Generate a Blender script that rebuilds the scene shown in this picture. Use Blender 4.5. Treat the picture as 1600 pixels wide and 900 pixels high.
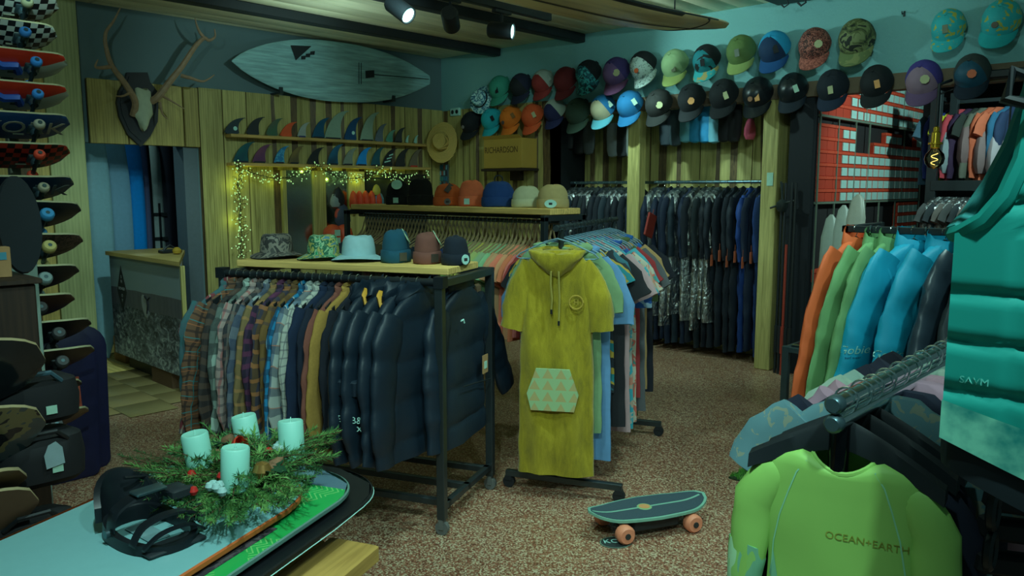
import bpy, math, random
from mathutils import Vector, Matrix, noise
R = math.radians
for o in list(bpy.data.objects): bpy.data.objects.remove(o)
S = bpy.context.scene
COL = S.collection
# ---------------------------------------------------------------- camera
EYE = Vector((0, 0, 1.7)); FPX = 1222.0; PITCH = R(7.25); HEAD = R(43.5)
FW = Vector((math.cos(HEAD)*math.cos(PITCH), math.sin(HEAD)*math.cos(PITCH), -math.sin(PITCH)))
RT = Vector((math.sin(HEAD), -math.cos(HEAD), 0)); UP = RT.cross(FW)
cd = bpy.data.cameras.new('camera'); cam = bpy.data.objects.new('camera', cd); COL.objects.link(cam)
cd.sensor_width = 36; cd.lens = FPX/1600*36; cd.clip_start = .05; cd.clip_end = 100
cam.matrix_world = Matrix(((RT.x, UP.x, -FW.x, EYE.x), (RT.y, UP.y, -FW.y, EYE.y), (RT.z, UP.z, -FW.z, EYE.z), (0, 0, 0, 1)))
S.camera = cam
# ---------------------------------------------------------------- world, exposure, lamps
S.view_settings.view_transform = 'Standard'; S.view_settings.look = 'None'
S.view_settings.gamma = 1; S.view_settings.use_curve_mapping = False
S.view_settings.exposure = 0.0
W = bpy.data.worlds.new('world'); S.world = W; W.use_nodes = True
bg = W.node_tree.nodes['Background']; bg.inputs[0].default_value = (.45, 1.0, .98, 1); bg.inputs[1].default_value = .07
TINT = (.60, 1.0, .93)
def lamp(loc, aim, watts, size=75, blend=.6, rad=.05, col=TINT):
    l = bpy.data.lights.new('spot', 'SPOT'); l.energy = watts; l.spot_size = R(size); l.spot_blend = blend
    l.shadow_soft_size = rad; l.color = col
    o = bpy.data.objects.new('spot_and_fill_light', l); COL.objects.link(o); o.location = loc
    o.rotation_euler = (Vector(aim)-Vector(loc)).to_track_quat('-Z', 'Y').to_euler()
    return o
# shop track spots and added fill lamps: (position, aimed at, watts, cone)
SPOTS = [((3.6,4.45,3.05),(4.9,7.8,2.3),52,75), ((4.9,4.35,3.05),(6.5,7.0,1.9),36,60),
         ((5.2,4.72,2.98),(6.9,2.75,2.95),64,95), ((2.2,1.0,3.1),(6.9,2.6,2.95),70,62), ((3.6,1.2,3.1),(6.9,3.9,2.8),60,70),  # middle lamp is added front fill for the caps
         ((1.6,2.0,3.15),(2.3,3.3,.7),86,85), ((3.1,1.5,3.15),(4.3,2.8,.2),96,85),
         ((.3,.6,3.1),(1.0,1.9,.9),150,85), ((.7,-.3,3.1),(1.5,.45,1.2),125,80),
         ((.8,3.0,3.15),(1.5,4.8,1.6),46,70), ((2.2,4.6,3.15),(2.8,7.0,.8),125,60),
         ((3.9,.3,3.1),(4.4,1.4,1.0),75,85), ((4.6,3.2,3.15),(5.4,3.4,.3),150,95),
         ((.9,3.6,3.1),(3.1,7.7,2.3),40,50), ((5.6,4.6,3.15),(7.0,4.6,1.0),105,80), ((7.6,1.2,2.9),(8.4,2.8,1.9),85,100), ((3.0,9.0,3.2),(3.0,8.6,1.2),40,120),  # last two are added lamps that brighten the shoeboxes and the back room
         ((5.0,4.05,2.95),(5.2,4.0,3.4),12,160), ((3.0,4.0,2.6),(3.1,4.1,3.4),16,165), ((4.2,6.2,2.7),(4.3,6.2,3.4),9,165), ((2.6,1.9,2.3),(3.2,2.3,3.4),14,165)]  # first lights the ceiling patch; the rest are added upward fill, no fixture
for p, a, w, s in SPOTS: lamp(p, a, w, s)
# ---------------------------------------------------------------- pixel helpers (points on real planes)
def ray(px, py): return FW*FPX + RT*(px-800) + UP*(450-py)
def atz(px, py, z): d = ray(px, py); return EYE + d*((z-EYE.z)/d.z)
def atx(px, py, x): d = ray(px, py); return EYE + d*((x-EYE.x)/d.x)
def aty(px, py, y): d = ray(px, py); return EYE + d*((y-EYE.y)/d.y)
def depth(p): return (Vector(p)-EYE).dot(FW)
# ---------------------------------------------------------------- mesh builder
class MB:
    def __init__(s): s.v=[]; s.f=[]; s.mi=[]; s.uv=[]; s.M=None
    def add(s, vs, fs, m=0, uvs=None):
        b = len(s.v)
        s.v += [tuple(s.M @ Vector(p)) for p in vs] if s.M is not None else [tuple(p) for p in vs]
        s.uv += uvs if uvs else [(p[0], p[2]) for p in vs]
        s.f += [tuple(b+i for i in f) for f in fs]; s.mi += [m]*len(fs); return s
    def box(s, x0, y0, z0, x1, y1, z1, m=0):
        v = [(x0,y0,z0),(x1,y0,z0),(x1,y1,z0),(x0,y1,z0),(x0,y0,z1),(x1,y0,z1),(x1,y1,z1),(x0,y1,z1)]
        return s.add(v, [(3,2,1,0),(4,5,6,7),(0,1,5,4),(1,2,6,5),(2,3,7,6),(3,0,4,7)], m)
    def bbox(s, x0, y0, z0, x1, y1, z1, b=.004, m=0):
        rings = []
        for z, i in ((z0,b),(z0+b,0),(z1-b,0),(z1,b)):
            c = b
            xa,xb,ya,yb = x0+i, x1-i, y0+i, y1-i
            rings.append([(xa+c,ya,z),(xb-c,ya,z),(xb,ya+c,z),(xb,yb-c,z),(xb-c,yb,z),(xa+c,yb,z),(xa,yb-c,z),(xa,ya+c,z)])
        return s.loft(rings, True, True, m)
    def loft(s, rings, c0=True, c1=True, m=0, closed=True, uvs=None):
        n = len(rings[0]); vs = [p for r in rings for p in r]; fs = []
        for i in range(len(rings)-1):
            for j in range(n if closed else n-1):
                k = (j+1) % n
                fs.append((i*n+j, i*n+k, (i+1)*n+k, (i+1)*n+j))
        if c0: fs.append(tuple(range(n-1, -1, -1)))
        if c1: fs.append(tuple((len(rings)-1)*n+j for j in range(n)))
        return s.add(vs, fs, m, uvs)
    def tube(s, path, r, n=6, m=0, closed=False, flat=None, uvk=None):
        P = [Vector(p) for p in path]; L = len(P); rr = r if isinstance(r, (list, tuple)) else [r]*L
        rings = []; uv = []; up = None; dist = 0
        for i in range(L):
            if closed: t = P[(i+1) % L]-P[i-1]
            else: t = P[min(i+1,L-1)]-P[max(i-1,0)]
            if t.length < 1e-9: t = Vector((0,0,1))
            t.normalize()
            if up is None:
                up = Vector((0,1,0)) if flat else (Vector((0,0,1)) if abs(t.z) < .9 else Vector((1,0,0)))
            a = t.cross(up)
            if a.length < 1e-6: a = t.orthogonal()
            a.normalize(); b = a.cross(t).normalized()
            if not flat: up = b
            k = flat or 1.0
            if i: dist += (P[i]-P[i-1]).length
            rings.append([P[i] + a*(rr[i]*math.cos(2*math.pi*j/n)) + b*(rr[i]*k*math.sin(2*math.pi*j/n)) for j in range(n)])
            uv += [((j if j <= n/2 else n-j)/n*2*rr[i]*2.2, -dist) for j in range(n)]
        if closed: rings.append(rings[0]); uv += uv[:n]
        return s.loft(rings, not closed, not closed, m, True, uv)
    def cyl(s, p, q, r, r2=None, n=12, m=0): return s.tube([p, q], [r, r if r2 is None else r2], n, m)
    def lathe(s, prof, n=20, c=(0,0,0), m=0, sx=1, sy=1, caps=True):
        rings = [[(c[0]+r*sx*math.cos(2*math.pi*j/n), c[1]+r*sy*math.sin(2*math.pi*j/n), c[2]+z) for j in range(n)] for r, z in prof]
        return s.loft(rings, caps, caps, m)
    def prism(s, poly, t0, t1, f, m=0, inset=0):
        # poly of (u,v), f(u,v,t) -> point
        a = [f(u,v,t0) for u,v in poly]; b = [f(u,v,t1) for u,v in poly]; n = len(poly)
        uv = [(u,v) for u,v in poly]*2
        return s.add(a+b, [tuple(range(n-1,-1,-1)), tuple(n+i for i in range(n))] + [(i,(i+1)%n,n+(i+1)%n,n+i) for i in range(n)], m, uv)
    def grid(s, fn, nu, nv, m=0, uvf=None):
        vs = [fn(i/nu, j/nv) for j in range(nv+1) for i in range(nu+1)]
        uv = [uvf(i/nu, j/nv) for j in range(nv+1) for i in range(nu+1)] if uvf else None
        return s.add(vs, [(j*(nu+1)+i, j*(nu+1)+i+1, (j+1)*(nu+1)+i+1, (j+1)*(nu+1)+i) for j in range(nv) for i in range(nu)], m, uv)
    def mesh(s, name, smooth=True, ang=40):
        me = bpy.data.meshes.new(name); me.from_pydata(s.v, [], s.f)
        me.polygons.foreach_set('material_index', s.mi)
        ul = me.uv_layers.new(name='UVMap')
        li = [0]*len(me.loops); me.loops.foreach_get('vertex_index', li)
        ul.data.foreach_set('uv', [c for i in li for c in s.uv[i]])
        me.polygons.foreach_set('use_smooth', [smooth]*len(me.polygons))
        if smooth: me.set_sharp_from_angle(angle=R(ang))
        me.update(); return me
    def build(s, name, mats, parent=None, loc=None, rot=None, label=None, smooth=True, ang=40):
        return ob(name, s.mesh(name, smooth, ang), mats, parent, loc, rot, label)
def ob(name, me, mats, parent=None, loc=None, rot=None, label=None):
    if not isinstance(mats, (list, tuple)): mats = [mats]
    while len(me.materials) < len(mats): me.materials.append(mats[len(me.materials)])
    o = bpy.data.objects.new(name, me); COL.objects.link(o)
    for i, m in enumerate(mats):
        if me.materials[i] is not m: o.material_slots[i].link = 'OBJECT'; o.material_slots[i].material = m
    if parent: o.parent = parent
    if loc: o.location = loc
    if rot: o.rotation_euler = rot
    if label: o['label'] = label
    return o
def tag(o, label, cat, group=None):
    o['label'] = label; o['category'] = cat
    if group: o['group'] = group
    return o
def thing(name, label, cat, loc=(0,0,0), rotz=0, group=None, rot=None):
    o = bpy.data.objects.new(name, None); COL.objects.link(o); o.location = loc
    o.rotation_euler = rot or (0,0,rotz); o.empty_display_size = .05
    return tag(o, label, cat, group)
def struct(o): o['kind'] = 'structure'; return o
def dup(o, loc=None, rotz=None, label=None):
    def cp(a, par):
        c = a.copy(); COL.objects.link(c)
        if par: c.parent = par
        for ch in list(a.children): cp(ch, c)
        return c
    c = cp(o, None)
    if loc: c.location = loc
    if rotz is not None: c.rotation_euler = (c.rotation_euler[0], c.rotation_euler[1], rotz)
    if label: c['label'] = label
    return c
ORD = 'first second third fourth fifth sixth seventh eighth ninth tenth eleventh twelfth thirteenth fourteenth fifteenth sixteenth seventeenth eighteenth nineteenth'.split()
def nth(i):
    n = i+1; T = ('', '', 'twent', 'thirt', 'fort', 'fift')
    return ORD[i] if n < 20 else (T[n//10]+'ieth' if n % 10 == 0 else T[n//10]+'y-'+ORD[n % 10-1])
TXT = {}
from mathutils.bvhtree import BVHTree
def stick(o, target, axis=(0,1,0), lift=.001):
    '''lay a flat child (print, seam) onto the surface of its sibling TARGET along AXIS in their parent's frame'''
    S_ = Matrix.Diagonal((*target.scale, 1)); inv = S_.inverted()
    bvh = BVHTree.FromPolygons([S_ @ v.co for v in target.data.vertices], [tuple(p.vertices) for p in target.data.polygons])
    me = o.data.copy(); o.data = me; me.transform(o.matrix_basis); o.matrix_basis = Matrix(); ax = Vector(axis).normalized()
    for v in me.vertices:
        h = bvh.ray_cast(v.co-ax*.4, ax)[0]
        if h is not None: v.co = h-ax*lift
    me.update(); return o
def kid(o, name): return [c for c in o.children if c.name.split('.')[0] == name]
def text(body, size, mat, parent, mtx, name='lettering', ext=.0006, sx=1.0, align='CENTER', label=None, shear=0):
    key = (body, size, ext, align, shear)
    if key not in TXT:
        c = bpy.data.curves.new('t', 'FONT'); c.body = body; c.size = size; c.extrude = ext; c.align_x = align; c.align_y = 'CENTER'
        c.resolution_u = 3; c.shear = shear
        o = bpy.data.objects.new('t', c); COL.objects.link(o)
        TXT[key] = bpy.data.meshes.new_from_object(o.evaluated_get(bpy.context.evaluated_depsgraph_get()))
        TXT[key].name = 'lettering'; bpy.data.objects.remove(o); bpy.data.curves.remove(c)
    o = ob(name, TXT[key], mat, parent, label=label); o.matrix_basis = mtx @ Matrix.Diagonal((sx,1,1,1)); return o
def FR(o, x, y, z=None):
    """matrix from origin and axis vectors (x right, y up)"""
    x = Vector(x).normalized(); y = Vector(y).normalized(); z = x.cross(y).normalized()
    return Matrix(((x.x,y.x,z.x,o[0]),(x.y,y.y,z.y,o[1]),(x.z,y.z,z.z,o[2]),(0,0,0,1)))
# ---------------------------------------------------------------- materials
def lin(c): c /= 255; return c/12.92 if c <= .04045 else ((c+.055)/1.055)**2.4
EL = (.23, .37, .345)
def K(c, s=1.0): return tuple(min(.92, max(.0015, lin(v)/e*s)) for v, e in zip(c, EL)) + (1,)
MATS = {}
class NT:
    def __init__(s, name, rough=.7, metal=0):
        s.m = bpy.data.materials.new(name); s.m.use_nodes = True; s.t = s.m.node_tree; s.p = s.t.nodes['Principled BSDF']
        s.p.inputs['Roughness'].default_value = rough; s.p.inputs['Metallic'].default_value = metal
    def n(s, typ, **kw):
        n = s.t.nodes.new(typ)
        for k, v in kw.items():
            if hasattr(n, k): setattr(n, k, v)
            else: n.inputs[k.replace('_',' ')].default_value = v
        return n
    def l(s, a, b): s.t.links.new(a, b)
    def coord(s, kind='Object', scale=None, rot=None):
        c = s.n('ShaderNodeTexCoord').outputs[kind]
        if scale or rot:
            mp = s.n('ShaderNodeMapping'); mp.inputs['Scale'].default_value = scale or (1,1,1)
            mp.inputs['Rotation'].default_value = rot or (0,0,0); s.l(c, mp.inputs[0]); c = mp.outputs[0]
        return c
    def noise(s, co, scale, detail=2, rough=.5, dist=0):
        n = s.n('ShaderNodeTexNoise', Scale=scale, Detail=detail, Roughness=rough, Distortion=dist); s.l(co, n.inputs['Vector']); return n.outputs['Fac']
    def ramp(s, fac, stops, const=False):
        r = s.n('ShaderNodeValToRGB'); e = r.color_ramp.elements
        if const: r.color_ramp.interpolation = 'CONSTANT'
        while len(e) < len(stops): e.new(.5)
        for i, (p, c) in enumerate(stops): e[i].position = p; e[i].color = c
        s.l(fac, r.inputs[0]); return r.outputs[0]
    def mix(s, f, a, b, mode='MIX'):
        x = s.n('ShaderNodeMix', data_type='RGBA', blend_type=mode)
        for k, v in ((0,f),(6,a),(7,b)):
            if hasattr(v, 'default_value'): s.l(v, x.inputs[k])
            else: x.inputs[k].default_value = v
        return x.outputs[2]
    def math(s, op, a, b=0.0, c=0.0):
        x = s.n('ShaderNodeMath', operation=op)
        for k, v in enumerate((a,b,c)):
            if hasattr(v, 'default_value'): s.l(v, x.inputs[k])
            else: x.inputs[k].default_value = v
        return x.outputs[0]
    def bump(s, fac, strength=.3, dist=.01):
        b = s.n('ShaderNodeBump'); b.inputs['Strength'].default_value = strength; b.inputs['Distance'].default_value = dist
        s.l(fac, b.inputs['Height']); s.l(b.outputs[0], s.p.inputs['Normal'])
    def col(s, c):
        if hasattr(c, 'default_value'): s.l(c, s.p.inputs['Base Color'])
        else: s.p.inputs['Base Color'].default_value = c
def M(c, rough=.7, metal=0, var=.12, vs=30, bump=0, bs=200, spec=None):
    """plain material from the tone it shows under the shop light (0-255)"""
    key = (c, rough, metal, var, vs, bump, bs)
    if key in MATS: return MATS[key]
    t = NT('surface', rough, metal); a = K(c)
    if var:
        co = t.coord()
        f = t.noise(co, vs, 3)
        t.col(t.mix(f, tuple(v*(1-var) for v in a[:3])+(1,), tuple(min(.95, v*(1+var)) for v in a[:3])+(1,)))
        if bump: t.bump(t.noise(co, bs, 2), bump, .003)
    else: t.col(a)
    if spec is not None: t.p.inputs['Specular IOR Level'].default_value = spec
    MATS[key] = t.m; return t.m
def emit(c, strength):
    t = NT('glow'); t.col(K(c)); t.p.inputs['Emission Color'].default_value = tuple(lin(v) for v in c)+(1,); t.p.inputs['Emission Strength'].default_value = strength; return t.m
def wood(a, b, axis='Z', scale=6, stretch=.06, rough=.55, knots=False):
    key = ('wood', a, b, axis, scale, stretch)
    if key in MATS: return MATS[key]
    t = NT('wood_grain', rough); sc = {'X':(stretch,1,1),'Y':(1,stretch,1),'Z':(1,1,stretch)}[axis]
    oi = t.n('ShaderNodeObjectInfo'); add = t.n('ShaderNodeVectorMath', operation='ADD')
    t.l(t.coord(scale=sc), add.inputs[0]); t.l(oi.outputs['Random'], add.inputs[1])
    f = t.noise(add.outputs[0], scale*4, 4, .6, 1.2); g = t.noise(add.outputs[0], scale*.8, 2)
    w = t.n('ShaderNodeTexWave', Scale=scale*2.2, Distortion=6.0, Detail=3.0); t.l(add.outputs[0], w.inputs['Vector'])
    f2 = t.math('MULTIPLY_ADD', f, .86, t.math('MULTIPLY', w.outputs['Fac'], .14))
    c = t.ramp(f2, [(.25, K(b)), (.62, K(a))])
    br = t.math('MULTIPLY_ADD', g, .3, t.math('MULTIPLY_ADD', oi.outputs['Random'], .3, .7))
    t.col(t.mix(1.0, c, br, 'MULTIPLY')); t.bump(f, .15, .004)
    MATS[key] = t.m; return t.m
def plaid(base, bands, rough=.9):
    """woven checks: bands = (axis 0/1, period, offset, width, colour, weight)"""
    key = ('plaid', base, tuple(bands))
    if key in MATS: return MATS[key]
    t = NT('plaid_weave', rough); sx = t.n('ShaderNodeSeparateXYZ'); t.l(t.coord('UV'), sx.inputs[0]); c = K(base)
    nz = t.noise(t.coord(), 40, 2)
    for ax, per, off, w, colr, al in bands:
        fr = t.math('FRACT', t.math('MULTIPLY_ADD', sx.outputs[ax], 1.35/per, off+10))
        c = t.mix(t.math('MULTIPLY', t.math('LESS_THAN', fr, w), al), c, K(colr))
    c = t.mix(t.math('MULTIPLY', nz, .2), c, K(base)); t.col(c)
    t.bump(t.noise(t.coord(), 150, 1), .2, .002)
    MATS[key] = t.m; return t.m
def printed(cols, scale=12, kind='noise', rough=.75, coord='Object', stretch=None, detail=3):
    key = ('print', tuple(cols), scale, kind, coord, stretch)
    if key in MATS: return MATS[key]
    t = NT('printed_cloth', rough); co = t.coord(coord, scale=stretch)
    if kind == 'noise': f = t.noise(co, scale, detail, .55, .8)
    else:
        v = t.n('ShaderNodeTexVoronoi', Scale=scale); t.l(co, v.inputs['Vector'])
        f = v.outputs['Distance'] if kind == 'spots' else t.math('MULTIPLY', v.outputs['Color'], 1.0)
    n = len(cols)
    lo, hi = {'noise':(.32,.68),'spots':(.0,.75),'cells':(.15,.85)}[kind]
    t.col(t.ramp(f, [(max(0, lo+(hi-lo)*i/n) if i else 0, K(c)) for i, c in enumerate(cols)], True))
    MATS[key] = t.m; return t.m
def checks(a, b, sx=18, sz=18, coord='UV', rough=.35):
    key = ('chk', a, b, sx, sz)
    if key in MATS: return MATS[key]
    t = NT('checker', rough); ck = t.n('ShaderNodeTexChecker', Scale=1.0); t.l(t.coord(coord, scale=(sx,sz,1)), ck.inputs['Vector'])
    ck.inputs['Color1'].default_value = K(a); ck.inputs['Color2'].default_value = K(b); t.col(ck.outputs['Color']); MATS[key] = t.m; return t.m
def film():
    if 'film' in MATS: return MATS['film']
    t = NT('clear_film'); co = t.coord(); nz = t.n('ShaderNodeTexNoise', Scale=14.0, Detail=3.0, Distortion=1.5); t.l(co, nz.inputs['Vector'])
    b = t.n('ShaderNodeBump'); b.inputs['Strength'].default_value = 1.0; b.inputs['Distance'].default_value = .03; t.l(nz.outputs['Fac'], b.inputs['Height'])
    tr = t.n('ShaderNodeBsdfTransparent'); gl = t.n('ShaderNodeBsdfGlossy'); gl.inputs['Roughness'].default_value = .3; gl.inputs['Color'].default_value = (.9,.95,.95,1)
    t.l(b.outputs[0], gl.inputs['Normal']); mx = t.n('ShaderNodeMixShader'); cr = t.math('MULTIPLY_ADD', t.math('POWER', t.noise(t.coord(scale=(1,1,.3)), 20, 3, .55, 1.5), 2.5), 2.1, .08); t.l(cr, mx.inputs[0])  # stretched noise in the mix factor stands in for crinkle highlights
    t.l(tr.outputs[0], mx.inputs[1]); t.l(gl.outputs[0], mx.inputs[2]); t.l(mx.outputs[0], t.t.nodes['Material Output'].inputs['Surface'])
    MATS['film'] = t.m; return t.m
def glass():
    if 'glass' in MATS: return MATS['glass']
    t = NT('glass'); tr = t.n('ShaderNodeBsdfTransparent'); gl = t.n('ShaderNodeBsdfGlossy'); gl.inputs['Roughness'].default_value = .05
    tr.inputs['Color'].default_value = (.95,.9,.7,1)
    mx = t.n('ShaderNodeMixShader'); fr = t.n('ShaderNodeFresnel'); t.l(fr.outputs[0], mx.inputs[0])
    t.l(tr.outputs[0], mx.inputs[1]); t.l(gl.outputs[0], mx.inputs[2]); t.l(mx.outputs[0], t.t.nodes['Material Output'].inputs['Surface'])
    MATS['glass'] = t.m; return t.m
BLACK = M((6,14,16), .5); MATTE = M((4,10,12), .9); STEEL = M((45,75,78), .35, .8, .1); CHROME = M((120,165,165), .15, 1, 0); IRON = M((32,48,48), .35, .7, .1)
WHITE = M((92,150,138), .6); PAPER = M((88,140,122), .8); RUBBER = M((9,16,18), .6)
PINE_Z = wood((104,122,72), (70,82,42), 'Z'); PINE_X = wood((104,122,72), (70,82,42), 'X'); PINE_Y = wood((104,122,72), (70,82,42), 'Y')
ASH_Z = wood((100,128,86), (78,102,66), 'Z', 5); BARK = wood((58,58,32), (26,26,14), 'Z', 14, .12)
TAGM = M((86,128,100), .8); KRAFT = M((88,84,52), .85)
# ================================================================ setting
FY, HX, CZ, BZ = 7.81, 6.9, 3.38, 2.63      # fin wall, hat wall, ceiling, lower edge of the painted part
t = NT('terrazzo', .38); co = t.coord()
v = t.n('ShaderNodeTexVoronoi', Scale=135.0); t.l(co, v.inputs['Vector'])
v2 = t.n('ShaderNodeTexVoronoi', Scale=55.0); t.l(co, v2.inputs['Vector'])
c1 = t.ramp(t.math('MULTIPLY', v.outputs['Color'], 1.0), [(0, K((50,40,27))), (.3, K((76,64,46))), (.5, K((90,94,70))), (.68, K((112,130,104))), (.9, K((62,44,29)))], True)
c2 = t.mix(t.math('LESS_THAN', v2.outputs['Distance'], .24), c1, K((84,60,42)))
t.col(t.mix(t.math('MULTIPLY', t.noise(co, 1.1, 3), .5), c2, K((70,48,33)))); TERR = t.m
struct(MB().box(-1.5,-1.5,-.1, 12,10.8,0).build('floor', TERR))
t = NT('rough_plaster', .85); co = t.coord(); t.col(K((62,116,112)))
t.bump(t.noise(co, 45, 3), .5, .012); PLASTER = t.m
t = NT('grey_paint', .8); co = t.coord(); t.col(K((50,80,80))); t.bump(t.noise(co, 60, 2), .12, .004); PAINT = t.m
# painted wall above the fins, opening of the back room at x 2.6 .. 3.55
w = MB().box(3.55,FY,0, HX+.9,FY+.14,CZ).box(2.55,FY,2.12, 3.55,FY+.14,CZ).box(-1.5,FY,0, 2.55,FY+.14,CZ)
struct(w.build('wall_left', PAINT))
struct(MB().box(HX,-1.5,BZ, HX+.14,FY,CZ).box(HX,5.9,0,HX+.14,FY,BZ).build('wall_right', PLASTER))
struct(MB().box(HX-.02,-1.5,2.5, HX+.12,6.45,BZ).build('trim_1', M((60,64,48), .8)))
struct(MB().box(HX+.6,3.0,0, HX+.7,5.9,BZ).box(HX,5.9,0,HX+.7,5.98,BZ).build('wall_niche', MATTE))
struct(MB().box(-1.5,-1.5,CZ+.012, HX+.14,FY+.14,CZ+.1).build('ceiling', MATTE))
cl = wood((128,152,124), (112,136,106), 'X', 3, .05, .6); y = -1.4; i = 0; cm = {}
ceil = bpy.data.objects['ceiling']
while y < FY-.05:
    w = .24; L = (HX+1.5)/2
    for k in range(2):
        if (w,k) not in cm: cm[(w,k)] = MB().bbox(-1.5+k*L+.002,.002,-.02, -1.5+(k+1)*L-.002,w-.002,.012, .003).mesh('ceiling_board')
        ob('plank', cm[(w,k)], cl, ceil, (0, y, CZ))
    y += w; i += 1
for k, yy in enumerate((6.78, 5.5, 4.28)):
    tag(MB().bbox(-1.5,yy-.06,3.27, HX-.01,yy+.06,CZ-.02,.008).build('ceiling_beam', M((12,22,24), .6)),
        ['black ceiling beam along the wall above the hanging white surfboard', 'black ceiling beam behind the row of track spots', 'black ceiling beam beside the hanging wooden longboard'][k], 'beam', 'black ceiling beams')
# live-edge planks on the fin wall
def planks(parent, x0, x1, z0, z1, place, seed, wmin=.17, wmax=.3, gapmat=BARK, holes=()):
    rnd = random.Random(seed); x = x0
    while x < x1-.03:
        w = min(rnd.uniform(wmin, wmax), x1-x)
        if x1-x-w < .08: w = x1-x
        for za, zb in ([(z0, z1)] if not any(h[0] < x+w/2 < h[1] for h in holes) else [(z0, holes[0][2]), (holes[0][3], z1)]):
            n = 14; live = rnd.random() < .55; pt = []
            ph, am = rnd.uniform(0,6), rnd.uniform(.008,.02) if live else .0015
            thick = rnd.uniform(.016,.032)
            L = [(x+.004+am*(math.sin(ph+zz*2.3)*.7+noise.noise((x*3,zz*2.2,seed))*.9)+am, zz) for zz in [za+(zb-za)*k/n for k in range(n+1)]]
            Rr = [(x+w-.003, zz) for zz in [zb-(zb-za)*k/n for k in range(n+1)]]
            mb = MB(); ft = lambda u,vv,tt: place(u, vv, tt)
            # front face inset along the live edge, bark on the bevel
            e = rnd.choice((.03,.05,.065)) if live else .004
            A = [place(u-e*.5, vv, .0) for u, vv in L]; B = [place(u+e, vv, thick) for u, vv in L]
            Cc = [place(u, vv, thick) for u, vv in reversed(Rr)]; Dd = [place(u, vv, 0) for u, vv in reversed(Rr)]
            mb.loft([A,B], False, False, 1, False); mb.loft([B,Cc], False, False, 0, False); mb.loft([Cc,Dd], False, False, 1 if live and rnd.random()<.5 else 0, False)
            mb.add([A[-1],B[-1],Cc[-1],Dd[-1],A[0],B[0],Cc[0],Dd[0]], [(0,1,2,3),(7,6,5,4)])
            mb.build('plank', [PINE_Z, gapmat], parent, ang=25)
        x += w
back = struct(MB().box(3.63,FY-.012,0, HX,FY,2.7).build('wall_left_panelling', BARK))
MIR = (4.55, 5.75, .95, 1.9)
planks(back, 3.63, HX-.01, 0, 2.7, lambda u,v,t: (u, FY-.012-t, v), 5, holes=[MIR])
back2 = struct(MB().box(HX-.012,5.95,0, HX,FY-.05,2.69).build('wall_right_panelling', BARK))
planks(back2, 5.95, FY-.06, 0, 2.69, lambda u,v,t: (HX-.012-t, u, v), 9, .12, .2)
back3 = struct(MB().box(HX+.585,3.35,0, HX+.6,5.9,2.6).build('wall_niche_panelling', BARK))
planks(back3, 3.36, 5.88, 0, 2.6, lambda u,v,t: (HX+.58-t, u, v), 12, .17, .24)
for k, yy in enumerate((4.78, 3.28)):
    tag(MB().bbox(HX-.02,yy-.075,0, HX+(.1 if k == 0 else .55),yy+.075,2.5,.006).build('wood_post', PINE_Z), ['pale wooden post between the two wetsuit rails','broad pale wooden post at the right end of the wetsuits'][k], 'post')
tag(MB().box(-.001,-.03,-.06,.001,.03,.06).build('paper_notice', PAPER, loc=atx(1203,280,HX-.025)), 'small white paper notice on the broad wooden post', 'notice')
# left wall panel left of the back-room opening, jamb, header board
pl = tag(MB().bbox(2.24,FY-.13,0, 2.53,FY-.08,3.36,.004).build('tall_wood_panel', ASH_Z), 'tall pale ash panel beside the skateboard rack', 'panel')
bx = tag(MB().bbox(1.0,FY-.11,0, 2.235,FY-.06,3.36,.004).build('display_wall_panel', wood((112,122,66),(84,90,46),'Z')), 'wide yellow wood panel behind the stacked skateboards', 'panel')
MB().bbox(1.98,FY-.135,0, 2.09,FY-.11,3.36,.01).build('bark_strip', BARK, bx)
struct(MB().box(3.46,FY-.03,0, 3.6,FY+.2,2.12).build('trim_2', M((44,66,70), .6)))
hb = thing('header_board', 'wide wooden header board over the back-room opening behind the antlers', 'board', (2.6,FY-.07,2.11))
for a, b, nm in ((0,.33,'plank'),(.345,.86,'plank'),(.875,1.02,'plank')):
    mb = MB()
    for q in range(1): mb.bbox(a,0,0, b,.05,.58,.004)
    mb.build(nm, wood((100,112,60),(72,80,40),'Z'), hb)
MB().box(-.0,.03,.0, 1.02,.055,.575).build('backing', BARK, hb)
# back room behind the opening
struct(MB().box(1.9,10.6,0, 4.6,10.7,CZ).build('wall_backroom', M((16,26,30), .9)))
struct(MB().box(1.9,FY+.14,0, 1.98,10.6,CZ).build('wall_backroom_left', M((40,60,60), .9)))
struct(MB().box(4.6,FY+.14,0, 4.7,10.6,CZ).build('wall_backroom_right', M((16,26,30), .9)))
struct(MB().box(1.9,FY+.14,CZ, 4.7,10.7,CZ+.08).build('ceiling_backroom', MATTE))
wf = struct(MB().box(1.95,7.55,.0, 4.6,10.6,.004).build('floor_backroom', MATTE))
fm = MB().bbox(0,0,0,.2,1.5,.006,.002).mesh('floor_board')
for a in range(13):
    for b in range(2): ob('plank', fm, wood((128,138,78),(100,108,56),'Y',3,.08,.4), wf, (1.96+a*.203, 7.56+b*1.505, .004))
# tile strip before the opening
tl = struct(MB().box(1.4,6.12,.0, 3.6,7.55,.003).build('floor_tiles', M((40,40,26), .8)))
tm = [MB().bbox(0,0,0,.36,.36,.006,.003).mesh('floor_tile'), MB().bbox(0,0,0,.36,.2,.006,.003).mesh('floor_tile')]
TILE = [M((72,80,50), .35, 0, .05, 3), M((66,73,45), .35, 0, .05, 3), M((78,85,54), .35, 0, .05, 3)]
rnd = random.Random(3)
for a in range(6):
    y = 6.13 + (0 if a % 2 else -.17)
    while y < 7.5:
        ob('tile', tm[0], rnd.choice(TILE), tl, (1.42+a*.365, y, .003)); y += .365
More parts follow.
